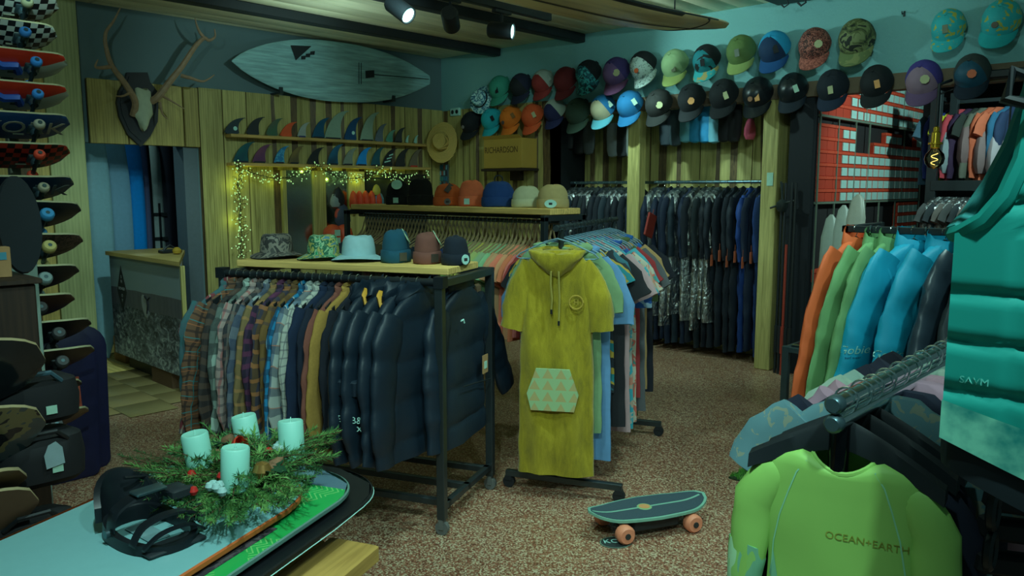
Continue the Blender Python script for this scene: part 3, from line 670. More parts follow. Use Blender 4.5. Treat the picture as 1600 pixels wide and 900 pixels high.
MB().bbox(-.045,-.03,-.06,.045,.04,.1,.01).build('body', WHITE, o); MB().cyl((0,-.033,.03),(0,-.029,.03),.016,n=10).build('lens', IRON, o)
# ================================================================ hangers and garments
# local frame: rail along +Y, shoulders along X, front faces -Y, origin on top of the rail
def hanger_meshes():
    hk = MB(); r = .02
    hk.tube([(0+r*math.sin(a), 0, -r+.002+r*math.cos(a)) for a in [R(q) for q in range(-120,100,20)]] + [(r*.8,0,-r-.012),(.004,0,-.05),(0,0,-.075)], .0022, 5)
    wide = MB(); n = 12; rings = []
    for k in range(-n, n+1):
        u = k/n; z = -.082-.075*abs(u)**1.25; hh = .016+.012*(1-abs(u)); d = .006+.016*abs(u)**3
        rings.append([(u*.165, y, z+q*hh) for y, q in ((-d,-1),(d,-1),(d*.8,.6),(0,1),(-d*.8,.6))])
    wide.loft(rings, True, True)
    woodm = MB(); rings = []
    H_ = [(0,-.045),(.012,-.1),(.026,-.145),(.055,-.185),(.115,-.222),(.2,-.262)]
    for x, z in [(-x, z) for x, z in reversed(H_[1:])]+H_:
        rings.append([(x-.007*(x<0)*1+.007*(x>0), y, z+q*.012) for y, q in ((-.006,-1),(.006,-1),(.006,1),(-.006,1))])
    woodm.loft(rings, True, True)
    tub = MB(); tub.tube([(0,0,-.07),(.06,0,-.085),(.2,0,-.15),(.22,0,-.17),(.2,0,-.178),(0,0,-.178),(-.2,0,-.178),(-.22,0,-.17),(-.2,0,-.15),(-.06,0,-.085)], .0045, 6, closed=True)
    return hk.mesh('hook'), wide.mesh('shoulder_bar'), woodm.mesh('shoulder_bar'), tub.mesh('shoulder_frame')
HK, HWIDE, HWOOD, HTUBE = hanger_meshes()
def hanger(kind, label, loc, rz, group):
    o = thing('clothes_hanger', label, 'hanger', loc, rz, group)
    hm, me, m = {'black': (CHROME, HWIDE, BLACK), 'wood': (CHROME, HWOOD, M((88,96,66),.6)), 'tube': (IRON, HTUBE, M((50,90,98),.5)), 'clear': (CHROME, HTUBE, M((60,90,92),.4))}[kind]
    ob('hook', HK, hm, o); ob('shoulder_bar' if kind != 'tube' else 'shoulder_frame', me, m, o); return o
def body_mesh(prof, seed, amp=.012, fold=.008, quilt=0, n=28, ex=.75, name='body', scoop=0):
    """prof rows: (z, half width, half thickness, y shift)"""
    rows = []
    for i in range(len(prof)-1):
        a, b = prof[i], prof[i+1]; k = max(1, int(abs(b[0]-a[0])/(.016 if quilt else .026)))
        for q in range(k): rows.append(tuple(a[j]+(b[j]-a[j])*q/k for j in range(4)))
    rows.append(prof[-1]); z0, z1 = rows[0][0], rows[-1][0]; rings, uv = [], []
    for z, w, t_, ys in rows:
        g = min(1, max(0, (z0-z)/.25)); ring = []
        for k in range(n):
            a = 2*math.pi*k/n; c, s_ = math.cos(a), math.sin(a)
            x = w*math.copysign(abs(c)**ex, c); y = t_*math.copysign(abs(s_)**.8, s_)
            q = noise.noise((x*7, z*4+seed*7, (1 if s_ > 0 else -1)*3+seed))
            f = math.sin(x*38+seed*2+z*3+q*2)
            y += (amp*q + fold*g*f*(.4+.6*g))*min(1, abs(s_)*1.5)
            if quilt:
                qz = abs(math.sin(z*math.pi/quilt)); y *= .72+.34*qz**.45; x *= 1-.04*(1-qz)
            x += .006*noise.noise((z*9, seed, 2 if c > 0 else 5))
            dz = -scoop*(1-(x/.08)**2)*max(0,1-(z0-z)/.06) if scoop and abs(x) < .08 and s_ < .3 else 0
            ring.append((x, y+ys, z+dz+.008*noise.noise((x*6, seed, 1))*(z <= z1+.001)))
            uv.append((x+.5, z))
        rings.append(ring)
    mb = MB(); mb.loft(rings, not scoop, True, 0, True, uv); return mb.mesh(name, ang=60)
def sleeve_mesh(path, rad, seed, flat=.55, amp=.12, n=12, quilt=0, name='sleeve', nz=1.0):
    P = []; rr = []
    for i in range(len(path)-1):
        a, b = Vector(path[i]), Vector(path[i+1]); k = max(2, int((b-a).length/(.018 if quilt else .03)))
        for q in range(k): P.append(a.lerp(b, q/k)); rr.append(rad[i]+(rad[i+1]-rad[i])*q/k)
    P.append(Vector(path[-1])); rr.append(rad[-1])
    d = 0; out = []
    for i in range(len(P)):
        if i: d += (P[i]-P[i-1]).length
        v = rr[i]*(1+amp*noise.noise((seed*3, d*14, 0))+amp*.6*noise.noise((seed*5, d*32, 4)))
        if quilt: v *= .84+.2*abs(math.sin(d*math.pi/quilt))**.45
        out.append(v)
    mb = MB(); mb.tube(P, out, n, 0, False, flat)
    k1 = (.012 if not quilt else .008)*nz
    mb.v = [tuple(Vector(v)+noise.noise_vector(Vector((v[0]*13+seed, v[1]*20, v[2]*9)))*k1+noise.noise_vector(Vector((v[0]*30+seed*2, v[1]*40, v[2]*26)))*k1*.45) for v in mb.v]
    return mb.mesh(name, ang=60)
GM = {}
def garment_meshes(kind, v):
    if (kind, v) in GM: return GM[(kind, v)]
    r = random.Random(hash(kind) % 7 + v*13 if False else sum(map(ord, kind))+v*13); j = lambda a: r.uniform(-a, a); P = []
    sd = v*1.7+sum(map(ord, kind))*.11
    if kind == 'shirt':
        L = .84+j(.03); P.append(('body', 0, body_mesh([(-.075,.065,.03,0),(-.095,.085,.034,0),(-.125,.15,.03,0),(-.16,.2,.03,0),(-.2,.22,.028,0),(-.3,.225,.028,0),(-.55,.235,.03,0),(-L,.25+j(.02),.032,0)], sd)))
        for s in (-1,1): P.append(('sleeve', 0, sleeve_mesh([(s*.185,0,-.17),(s*.24,-.004,-.27),(s*(.275+j(.02)),-.012,-.45),(s*(.29+j(.03)),-.014,-.66),(s*(.285+j(.03)),-.02,-.8+j(.03))], [.06,.066,.058,.05,.042], sd+s)))
        c = MB(); c.loft([[(w*math.cos(a), d*math.sin(a)-.004, z+.012*math.sin(a)) for a in [2*math.pi*k/14 for k in range(14)]] for w,d,z in ((.072,.034,-.085),(.075,.036,-.06),(.066,.03,-.05),(.06,.026,-.07))], False, False); P.append(('collar', 0, c.mesh('collar')))
    elif kind in ('tee', 'short'):
        L = (.72 if kind == 'tee' else .92)+j(.03); P.append(('body', 0, body_mesh([(-.085,.075,.02,0),(-.105,.1,.024,0),(-.135,.16,.026,0),(-.17,.2,.026,0),(-.22,.225,.022,0),(-.4,.235,.022,0),(-L,.25,.026,0)], sd, .01, .008)))
        for s in (-1,1): P.append(('sleeve', 0, sleeve_mesh([(s*.18,0,-.17),(s*.24,0,-.25),(s*(.28+j(.01)),0,-.34)], [.062,.08,.085], sd+s, .4)))
    elif kind == 'long':
        P.append(('body', 0, body_mesh([(-.085,.075,.024,0),(-.105,.1,.03,0),(-.135,.17,.03,0),(-.165,.2,.03,0),(-.22,.205,.026,0),(-.5,.2,.03,0),(-.72,.21,.03,0)], sd, .014, .006)))
        for s in (-1,1): P.append(('sleeve', 0, sleeve_mesh([(s*.17,0,-.165),(s*.225,0,-.25),(s*.25,-.01,-.45),(s*(.26+j(.03)),-.02,-.68)], [.056,.062,.05,.038], sd+s, .6)))
    elif kind == 'puffer':
        P.append(('body', 0, body_mesh([(-.07,.09,.05,0),(-.12,.17,.06,0),(-.17,.225,.062,0),(-.26,.24,.06,0),(-.5,.25,.064,0),(-.86+j(.02),.262,.06,0)], sd, .022, .006, .19)))
        for s in (-1,1): P.append(('sleeve', 0, sleeve_mesh([(s*.19,0,-.17),(s*.265,-.008,-.29),(s*.305,-.02,-.48),(s*(.32+j(.02)),-.035,-.68),(s*(.315+j(.03)),-.045,-.84)], [.085,.095,.085,.075,.055], sd+s, .66, .1, 14, .21)))
        h = MB(); rings = []
        for k in range(9):
            u = k/8; w = .1+.04*math.sin(u*2.6); d = .045+.03*math.sin(u*2.8)
            rings.append([(w*math.cos(a)+.03*noise.noise((a*2,u*4,sd)), d*math.sin(a)+.02+.02*noise.noise((a*2,u*6,sd+9)), -.15+.12*u-.03*math.sin(a)+.03*noise.noise((a*1.5,u*4,sd+3))) for a in [2*math.pi*q/18 for q in range(18)]])
        rings.append([(x*.7,y*.6+.01,z-.02) for x,y,z in rings[-1]]); rings.append([(x*.6,y*.4,z-.08) for x,y,z in rings[-1]])
        h.loft(rings, False, True); P.append(('hood', 0, h.mesh('hood', ang=60)))
    elif kind == 'jacket':
        L = .86+j(.02); P.append(('body', 0, body_mesh([(-.075,.08,.03,0),(-.1,.12,.034,0),(-.14,.18,.034,0),(-.2,.23,.036,0),(-.35,.26,.036,0),(-.6,.3,.04,0),(-L,.34,.042,0)], sd, .02, .012)))
        for s in (-1,1): P.append(('sleeve', 0, sleeve_mesh([(s*.14,0,-.13),(s*.21,-.004,-.24),(s*.29,-.012,-.44),(s*.355,-.016,-.68),(s*.4,-.02,-.93)], [.085,.1,.105,.1,.09], sd+s, .36, .1, 16)))
        h = MB(); rings = []
        for k in range(7):
            u = k/6; rings.append([((.105-.03*u+.012*noise.noise((a*1.5,u*3,sd)))*math.cos(a), (.042+.012*math.sin(u*3))*math.sin(a)+.01*u, -.15+.12*u+.03*math.sin(a)*u+.014*noise.noise((a*2,u*4,sd))) for a in [2*math.pi*q/18 for q in range(18)]])
        h.loft(rings, False, False); P.append(('collar', 0, h.mesh('collar', ang=60)))
    elif kind == 'rash':
        P.append(('body', 0, body_mesh([(-.1,.06,.03,0),(-.112,.085,.034,0),(-.128,.125,.036,0),(-.15,.158,.036,0),(-.19,.165,.034,0),(-.3,.158,.034,0),(-.5,.15,.036,0),(-.78,.16,.036,0)], sd, .008, .004, n=48, scoop=.045)))
        for s in (-1,1): P.append(('sleeve', 0, sleeve_mesh([(s*.1,0,-.168),(s*.15,-.002,-.185),(s*.188,-.005,-.25),(s*.204,-.012,-.45),(s*.21,-.02,-.74)], [.024,.044,.048,.04,.03], sd+s, .62, .05, 16, nz=.35)))
    elif kind == 'wetsuit':
        P.append(('torso', 0, body_mesh([(-.07,.06,.025,0),(-.1,.08,.03,0),(-.14,.17,.032,0),(-.18,.19,.032,0),(-.45,.165,.03,0),(-.72,.175,.03,0),(-.8,.17,.03,0)], sd, .016, .003, n=18)))
        for s in (-1,1):
            P.append(('sleeve', 0, sleeve_mesh([(s*.165,0,-.17),(s*.21,0,-.3),(s*.225,-.01,-.5),(s*.22,-.02,-.72)], [.05,.055,.045,.035], sd+s, .6, .1, 8)))
            P.append(('leg', 0, sleeve_mesh([(s*.088,0,-.74),(s*.1,0,-.95),(s*.105,0,-1.2),(s*.1,0,-1.56+j(.03))], [.082,.078,.062,.048], sd+s*2, .5, .08, 8, name='leg')))
    elif kind == 'robe':   # hooded towelling poncho
        P.append(('body', 0, body_mesh([(-.13,.07,.04,0),(-.15,.12,.05,0),(-.2,.165,.052,0),(-.3,.185,.05,0),(-.6,.198,.05,0),(-.95,.205,.05,0),(-1.36,.21,.046,0)], sd, .014, .011, n=44)))
        for s in (-1,1): P.append(('sleeve', 0, sleeve_mesh([(s*.13,0,-.2),(s*.185,0,-.32),(s*.225,-.006,-.45),(s*.24,-.01,-.56)], [.06,.078,.078,.066], sd+s, .5, .06, 16)))
        hd = MB(); n = 24
        def hp(u, v):
            a = -math.pi/2+2*math.pi*u; f = max(0,-math.sin(a)); bk = max(0,math.sin(a))
            w = .1+.05*math.sin(v*2.6)+.012*noise.noise((a*1.3,v*3,sd)); d = .055+.03*math.sin(v*2.8)
            z = -.2-.07*f*f+.1*v+.05*f*f*v*1.2+.012*bk*math.sin(v*3)+.012*noise.noise((a*2,v*4,sd+2))
            if v > .75: w *= 1-(v-.75)*1.3; d *= 1-(v-.75)*1.3; z -= (v-.75)*.12
            return (w*math.cos(a), d*math.sin(a)-.012+.02*v*bk, z)
        hd.grid(hp, n*2, 16); P.append(('hood', 0, hd.mesh('hood', ang=70)))
    elif kind == 'cover':
        P.append(('film', 0, body_mesh([(-.07,.05,.03,0),(-.11,.13,.038,0),(-.17,.225,.045,0),(-.3,.245,.044,0),(-.8,.25,.042,0),(-1.45+j(.1),.26,.045,0)], sd, .03, .012, n=24)))
    GM[(kind, v)] = P; return P
def garment(kind, v, mats, loc, rz, label, cat, group, name, tilt=0, scale=1.0, thick=1.0, wide=1.0):
    o = thing(name, label, cat, loc, rz, group); o.rotation_euler = (tilt, 0, rz)
    if not isinstance(mats, dict): mats = {'*': mats}
    for nm, _, me in garment_meshes(kind, v):
        c = ob(nm, me, mats.get(nm, mats['*']), o); c.scale = (scale*wide, scale*thick, scale)
    return o
# ---------------------------------------------------------------- front rack
def sqbar(mb, p, q, w=.04, m=0):
    p, q = Vector(p), Vector(q); lo = Vector([min(a,b) for a,b in zip(p,q)])-Vector((w/2,)*3); hi = Vector([max(a,b) for a,b in zip(p,q)])+Vector((w/2,)*3)
    return mb.bbox(lo.x,lo.y,lo.z,hi.x,hi.y,hi.z,.003,m)
RZ = R(23); X1 = Vector((math.cos(RZ), math.sin(RZ), 0)); Y1 = Vector((-math.sin(RZ), math.cos(RZ), 0))
RF = Vector((2.44,2.79,0)); RL, RD = 1.27, .63         # rack origin = near right post; +Y runs to the left end, +X away
def rw(x, y, z): return RF + X1*x + Y1*y + Vector((0,0,z))
o = thing('clothes_rack', 'black square-tube rolling rack with plaid shirts and padded coats', 'clothes rack', RF, RZ)
for x, y, l in ((0,0,'post'),(RD,0,'post'),(0,RL,'post'),(RD,RL,'post')): sqbar(MB(), (x,y,.1), (x,y,1.25), .042).build('post', IRON, o)
for p, q in (((0,0,1.25),(RD,0,1.25)),((0,RL,1.25),(RD,RL,1.25)),((RD,0,1.25),(RD,RL,1.25))): sqbar(MB(), p, q).build('top_bar', IRON, o)
for p, q in (((0,0,.14),(RD,0,.14)),((0,RL,.14),(RD,RL,.14)),((.06,.0,.14),(.06,RL,.14)),((RD-.06,0,.14),(RD-.06,RL,.14)),((.3,0,.14),(.3,RL,.14))): sqbar(MB(), p, q, .034).build('bottom_bar', IRON, o)
MB().cyl((0,-.02,1.255),(0,RL+.02,1.255),.019,n=14).box(-.028,-.03,1.23,.028,.02,1.285).box(-.028,RL-.02,1.23,.028,RL+.03,1.285).build('hanging_tube', BLACK, o)
cs = MB().cyl((-.012,0,.035),(.012,0,.035),.035,n=14).box(-.02,-.012,.03,.02,.012,.1).mesh('caster')
for x, y in ((0,0),(RD,0),(0,RL),(RD,RL)): ob('caster', cs, M((50,66,62),.5), o, (x,y,0))
bd = tag(MB().bbox(.14,.02,1.275,.52,RL+.03,1.312,.004).build('display_board', wood((128,132,74),(96,98,50),'Y'), loc=RF, rot=(0,0,RZ)), 'pale wooden board on top of the front rolling rack carrying hats and beanies', 'board')
PL = [plaid((62,34,36),[(0,.13,0,.5,(12,64,66),.9),(1,.13,.2,.5,(14,66,66),.6),(0,.13,.3,.08,(90,110,90),.7)]),
      plaid((54,48,32),[(0,.11,0,.14,(18,18,16),.8),(1,.1,.0,.14,(18,20,18),.8),(0,.11,.3,.05,(20,84,84),.9),(1,.1,.35,.06,(20,84,84),.9),(1,.1,.6,.05,(96,70,40),.8)]),
      plaid((24,30,28),[(0,.08,0,.5,(12,14,14),.6),(1,.08,0,.5,(52,52,40),.5)]),
      plaid((84,122,110),[(0,.15,.1,.5,(10,16,18),.75),(1,.15,.2,.5,(10,16,18),.75)]),
      plaid((86,96,88),[(0,.06,0,.3,(86,40,40),.6),(1,.06,0,.3,(30,44,50),.6)]),
      plaid((24,34,36),[(0,.07,0,.3,(70,84,76),.6),(1,.07,0,.3,(60,60,52),.6)]),
      plaid((84,112,108),[(0,.14,.2,.55,(8,28,50),.75),(1,.14,.1,.55,(8,28,50),.75)]),
      plaid((66,70,42),[(0,.09,0,.25,(30,36,26),.7),(1,.09,.2,.25,(96,88,50),.6)]),
      plaid((30,28,44),[(0,.08,.3,.4,(10,16,26),.8),(1,.08,0,.4,(60,34,56),.6)]),
      plaid((44,44,28),[(0,.08,.0,.4,(12,30,50),.7),(1,.09,.3,.3,(100,80,40),.6)]),
      plaid((60,58,28),[(0,.1,.0,.4,(36,30,18),.6),(1,.1,.3,.2,(30,34,40),.6)]),
      plaid((12,84,112),[(0,.08,.0,.4,(6,20,36),.75),(1,.08,.3,.4,(6,24,40),.7),(0,.08,.6,.1,(100,130,120),.8)]),
      plaid((90,120,112),[(0,.15,.0,.4,(10,50,76),.75),(1,.13,.3,.45,(16,34,50),.7),(1,.13,.9,.05,(100,80,60),.8)]),
      plaid((96,124,112),[(0,.05,.0,.2,(40,54,60),.6),(1,.05,.3,.2,(40,54,60),.6)])]
SH = [(0,'teal and red plaid shirt'),(1,'brown plaid shirt with teal lines'),(2,'dark brown checked shirt'),(3,'white and black buffalo check shirt'),(4,'pale pink and grey checked shirt'),(5,'dark charcoal checked shirt'),(6,'white and navy broad check shirt'),(7,'olive checked shirt'),(8,'dark purple plaid shirt'),(9,'brown and blue plaid shirt'),(10,'ochre plaid shirt'),(11,'bright blue plaid shirt'),(12,'white and blue broad plaid shirt'),(13,'white fine-check shirt')]
cord = lambda c: M(c, .95, 0, .18, 90)
seq = [('shirt', PL[i], l) for i, l in SH] + [('shirt', cord((8,24,40)), 'navy blue overshirt'), ('shirt', cord((9,20,30)), 'dark navy overshirt beside the brown one'), ('shirt', cord((66,48,38)), 'brown corduroy shirt'), ('shirt', cord((86,84,36)), 'mustard yellow jacket'), ('shirt', cord((8,16,22)), 'black sleeved jacket beside the mustard one')]
y = RL-.06
n1 = len(seq); step = .0425
PUF = M((7,22,30), .5, 0, .1, 30, .25, 60); YEL = M((116,104,28), .6); GOLD = {'*': PUF}
nh = 0
def on_rack(kind, v, mats, yy, label, cat, name, rz=0, thick=1.0, scale=1.0, hk='black', tilt=0):
    global nh
    p = rw(0, yy, 1.276)
    h = hanger(hk, 'black hanger with a wire hook on the front rack, %s from its left end' % nth(nh), p, RZ+rz, 'hangers on the front rack'); nh += 1
    return garment(kind, v, mats, p, RZ+rz, label, cat, 'garments on the front rack', name, tilt, scale, thick)
rnd = random.Random(11)
for i, (k, m, l) in enumerate(seq):
    on_rack(k, i % 5, m, y, l + ' on the front rolling rack', 'shirt', 'plaid_shirt' if i < 14 else 'overshirt', (-.32,-.32)[i] if i < 2 else rnd.uniform(-.03,.03)-.08, .6); y -= step
y -= .035
for i in range(4):
    lb = ['black padded coat with white chest emblem and yellow hood lining, leftmost of the padded coats','second black padded coat with white emblem and yellow hood lining','black padded coat with plain sleeves, third of the padded coats','bulky black padded coat with rolled hood beside the near rack post'][i]
    c = on_rack('puffer', i % 3, {'*': PUF}, y, lb, 'coat', 'padded_coat', rnd.uniform(-.06,.06)-.1, .62)
    if i < 2:
        hl = MB(); hl.loft([[(-.075+w*math.cos(a), -.045+w*.5*math.sin(a)+.3*z, -.12+z+.02*math.sin(a)) for a in [2*math.pi*q/14 for q in range(14)]] for w, z in ((.05,-.05),(.062,-.01),(.058,.03),(.03,.055))], True, True); hl.build('hood_lining', YEL, c)
        text('B&B', .045, WHITE, c, FR((-.355,-.075,-.62), (.35,-1,0), (0,0,1)) , 'emblem'); text('x', .05, WHITE, c, FR((-.355,-.075,-.655), (.35,-1,0), (0,0,1)), 'emblem')
        fl = MB().bbox(-.36,-.062,-.52,-.27,.0,-.44,.01); fl.build('pocket_flap', PUF, c)
    y -= .085
y = .03
c = on_rack('puffer', 4, {'*': PUF}, .035, 'black padded parka with kraft tag facing out at the front rack end', 'coat', 'padded_coat', -.02, .75, 1.0)
c.location = rw(.35, .05, 1.26); c.scale = (1.12,1,1)
for q in kid(c, 'sleeve'):
    if max(v.co.x for v in q.data.vertices) > .2: q.data = sleeve_mesh([(.18,0,-.16),(.27,-.008,-.29),(.35,-.03,-.46),(.43,-.05,-.62),(.48,-.06,-.72)], [.085,.1,.098,.09,.075], 3.1, .6, .1, 14, .24); q.data.materials.append(PUF)
MB().box(-.03,-.002,-.05,.03,.002,.05).build('swing_tag', KRAFT, c, (.13,-.075,-.5)); MB().box(-.015,-.003,-.02,.015,.003,.02).build('tag_sticker', PAPER, c, (.13,-.0765,-.505))
MB().tube([(-.12,-.075,-.56),(.02,-.078,-.575),(.2,-.075,-.6)], .004, 5).build('zip_seam', IRON, c); MB().tube([(-.13,-.072,-.22),(-.11,-.074,-.216),(-.1,-.074,-.235)], .005,5).build('logo', WHITE, c)
hgr = [x for x in bpy.data.objects if x.name.startswith('clothes_hanger')][-1]; hgr.location = rw(.35,.05,1.26)
# khaki folded trousers behind on the inner bar
for i, (c, l) in enumerate((((64,64,44),'khaki trousers hung behind the padded parka'),((50,54,40),'darker olive trousers hung behind the padded parka'))):
    tag(MB().add([], []).bbox(-.13,-.018,-.62,.13,.018,-.06,.012).tube([(0,0,0),(0,0,-.06)],.003,5).build('hung_trousers', M(c,.9), loc=rw(RD,.12+.1*i,1.225), rot=(0,0,RZ)), l, 'trousers')
# ---------------------------------------------------------------- hats on the front board
def beanie(label, p, r, h, m, rz=0, badge=None, swing=None, point=.0, ribs=True, group='beanies on the display boards', sx=1.0):
    o = thing('beanie', label, 'beanie', p, rz, group); n = 36
    cf, dm = MB(), MB(); rb = lambda a: 1+(.012*math.sin(a*n/2*2) if ribs else 0)
    A = [2*math.pi*k/(n*2) for k in range(n*2)]; hc = h*.36
    cf.loft([[(q*r*sx*math.cos(a)*rb(a), q*r*.8*math.sin(a)*rb(a), z+.003*math.sin(a*3)) for a in A] for q, z in ((.95,0),(1.02,.008),(1.03,hc*.6),(1.0,hc),(.95,hc+.002),(.93,hc-.006))], True, False)
    rows = []
    for k in range(10):
        u = k/9; q = .95*math.cos(u*math.pi/2*.97)**.62; z = hc-.006+(h-hc)*math.sin(u*math.pi/2)**(1.0-point*.3)
        rows.append([(q*r*sx*math.cos(a)*(rb(a) if u<.9 else 1)+.012*noise.noise((u*3,math.cos(a),p[1]))*u, q*r*.75*math.sin(a)*rb(a)+.014*noise.noise((u*3,math.sin(a),p[0]))*u, z+.012*u*noise.noise((a,p[0]*5,u))) for a in A])
    dm.loft(rows, False, True)
    cf.build('cuff', m, o, ang=60); dm.build('crown', m, o, ang=60)
    if badge:
        bm, sh, bx_ = badge; q = MB()
        if sh == 'round': q.cyl((0,-.003,0),(0,.002,0),.026,n=16)
        elif sh == 'oval': q.M = Matrix.Diagonal((1.5,1,1,1)); q.cyl((0,-.003,0),(0,.002,0),.028,n=18); q.M = None
        else: q.bbox(-.022,-.003,-.022,.022,.002,.022,.001)
        a = R(-90)+bx_; q.build('badge', bm, o, (r*sx*1.04*math.cos(a), r*.8*1.04*math.sin(a), hc*.5), (0,0,a+R(90)))
        if sh != 'sq': MB().bbox(-.012,-.0045,-.008,.012,0,.008,.001).build('badge_mark', M((20,28,28)), o, (r*sx*1.04*math.cos(a), r*.8*1.04*math.sin(a), hc*.5), (0,0,a+R(90)))
    if swing: MB().bbox(-.02,-.002,-.045,.02,.002,.045,.001).build('swing_tag', swing, o, (.01,-r*.62,h*.78), (R(-38),R(35),0))
    return o
def bucket(label, p, r, m, rz=0, under=None):
    o = thing('bucket_hat', label, 'hat', p, rz, 'bucket hats on the front board'); A = [2*math.pi*k/30 for k in range(30)]
    MB().loft([[(r*q*math.cos(a)*(1+.04*math.sin(3*a+p[0]*9)), r*q*math.sin(a), z+.01*noise.noise((math.cos(a)*2,math.sin(a)*2,p[1]))*(z>.05)) for a in A] for q, z in ((.68,.03),(.66,.07),(.6,.115),(.52,.132),(.3,.13),(.01,.126))], False, True).build('crown', m, o)
    MB().loft([[(r*q*math.cos(a), r*q*math.sin(a), z+.008*math.sin(2*a+p[0]*5)*(q-.68)/.4) for a in A] for q, z in ((.68,.032),(.85,.024),(1.08,.012))], False, False).build('brim', m, o)
    MB().loft([[(r*q*math.cos(a), r*q*math.sin(a), z+.008*math.sin(2*a+p[0]*5)*(q-.68)/.4) for a in A] for q, z in ((1.08,.008),(.85,.017),(.66,.026))], False, False).build('brim_lining', under or BLACK, o); return o
bz = 1.314
def onb(px, py=0, x=.33):
    a_, b_ = -.2, 1.6      # place along the board's middle line where the picture column px meets it
    for _ in range(40):
        m_ = (a_+b_)/2; q = rw(x, m_, bz); X = 800+FPX*(q-EYE).dot(RT)/(q-EYE).dot(FW)
        if X > px: a_ = m_
        else: b_ = m_
    q = rw(x, (a_+b_)/2, bz); return (q.x, q.y, bz)
bucket('grey brown camouflage bucket hat at the left end of the board', onb(433,388), .135, printed([(36,48,44),(66,80,70),(22,30,28),(52,62,54)], 16), .3)
bucket('green and white tropical print bucket hat', onb(505,391), .13, printed([(20,100,66),(80,130,96),(16,70,50),(96,120,60),(40,90,100)], 18), .1)
bucket('plain pale grey bucket hat between the tropical hat and the beanies', onb(560,397), .135, M((84,134,134),.85), 0)
bn = (WHITE,'sq',-.35)
beanie('dark teal ribbed beanie with a paper tag and small badge', onb(619,399), .093, .175, M((10,52,64),.95), RZ, (M((40,50,40)),'sq',-.5), TAGM, 1)
beanie('brown ribbed beanie with a paper tag', onb(668,405), .088, .165, M((60,46,38),.95), RZ, (M((30,34,28)),'sq',-.5), TAGM, 1)
beanie('navy black beanie with a round white eye badge at the right end of the board', onb(712,412), .088, .15, M((6,16,24),.95), RZ, (WHITE,'round',-.35), None, .3, False)
# ---------------------------------------------------------------- back rack with wooden hangers
BX, BY0, BY1 = 4.15, 3.45, 5.72
o = thing('clothes_rack', 'long dark rack with wooden hangers under a board of beanies', 'clothes rack', (BX,BY0,0))
for y in (0.0, BY1-BY0): 
    for x in (-.2,.2): sqbar(MB(), (x,y,.0+.02), (x,y,1.49), .04).build('post', IRON, o)
    sqbar(MB(), (-.2,y,1.5), (.2,y,1.5)).build('top_bar', IRON, o); sqbar(MB(), (-.2,y,.1), (.2,y,.1)).build('bottom_bar', IRON, o)
sqbar(MB(), (.2,0,1.5), (.2,BY1-BY0,1.5)).build('top_bar', IRON, o)
MB().cyl((-.05,-.02,1.47),(-.05,BY1-BY0+.02,1.47),.015,n=12).build('hanging_tube', IRON, o)
tag(MB().bbox(-.16,-.02,1.522,.16,BY1-BY0,1.565,.004).build('display_board', wood((128,132,74),(96,98,50),'Y'), loc=(BX,BY0,0)), 'pale wooden board on the long rear rack carrying seven beanies', 'board')
def tone(i, n):
    u = i/(n-1)
    pal = [(0,(22,40,48),'dark slate'),(.06,(16,20,18),'black'),(.12,(50,46,32),'dark brown'),(.2,(40,44,30),'dark olive'),(.28,(10,18,22),'black'),(.42,(8,22,30),'navy black'),(.5,(14,22,26),'charcoal'),(.56,(10,40,76),'blue'),(.6,(16,62,110),'bright blue'),(.63,(78,118,70),'pale green'),(.7,(96,118,62),'yellow green'),(.75,(86,124,84),'mint green'),(.82,(100,116,70),'pale yellow'),(.87,(120,92,74),'peach pink'),(.91,(112,70,58),'salmon pink'),(.94,(70,30,26),'maroon'),(.97,(90,110,100),'flower printed')]
    k = max(j for j in range(len(pal)) if pal[j][0] <= u+1e-6); return pal[k]
n2 = 50; rnd = random.Random(21)
for i in range(n2):
    y = BY1-.06-(BY1-BY0-.12)*i/(n2-1); p = (BX-.05, y, 1.487); _, c, nm = tone(i, n2); rz = rnd.uniform(-.06,.06)-.05
    h = hanger('wood', 'pale wooden hanger on the long rear rack, %s from its left end' % nth(i), p, rz, 'wooden hangers on the rear rack')
    m = printed([(90,120,110),(110,90,30),(30,60,110),(96,120,110)], 16) if nm == 'flower printed' else M(tuple(int(v*rnd.uniform(.85,1.12)) for v in c), .9)
    garment('tee', i % 4, m, (p[0],p[1],p[2]-.1), rz, '%s shirt, %s from the left end of the long rear rack' % (nm, nth(i)), 'shirt', 'shirts on the rear rack', 'hanging_shirt', 0, 1, .8)
bz2 = 1.567
def onb2(px): p = atz(px, 307, bz2); y = aty(px,300,1).y; q = atx(px, 300, BX); return (BX, q.y, bz2)
B2 = [(622,.105,.2,(7,14,14),'black beanie with a large round pale tag on the rear board',(WHITE,'sq',-.1),None,.1),(657,.105,.22,(5,9,10),'plain black pointed beanie on the rear board',None,None,1),
 (700,.115,.175,(104,58,22),'rust brown beanie with a dark leaf badge on the rear board',(M((50,60,56)),'round',0),M((30,34,30)),.1),(737,.1,.2,(120,72,44),'peach orange beanie with a square badge on the rear board',(WHITE,'sq',-.35),None,1),
 (779,.125,.19,(10,40,78),'blue beanie with a dark loop on the rear board',None,None,.2),(823,.108,.155,(98,124,96),'cream white beanie on the rear board',None,None,.1),(864,.11,.165,(94,104,66),'tan beanie with a white oval badge at the right end of the rear board',(WHITE,'oval',-.2),None,.2)]
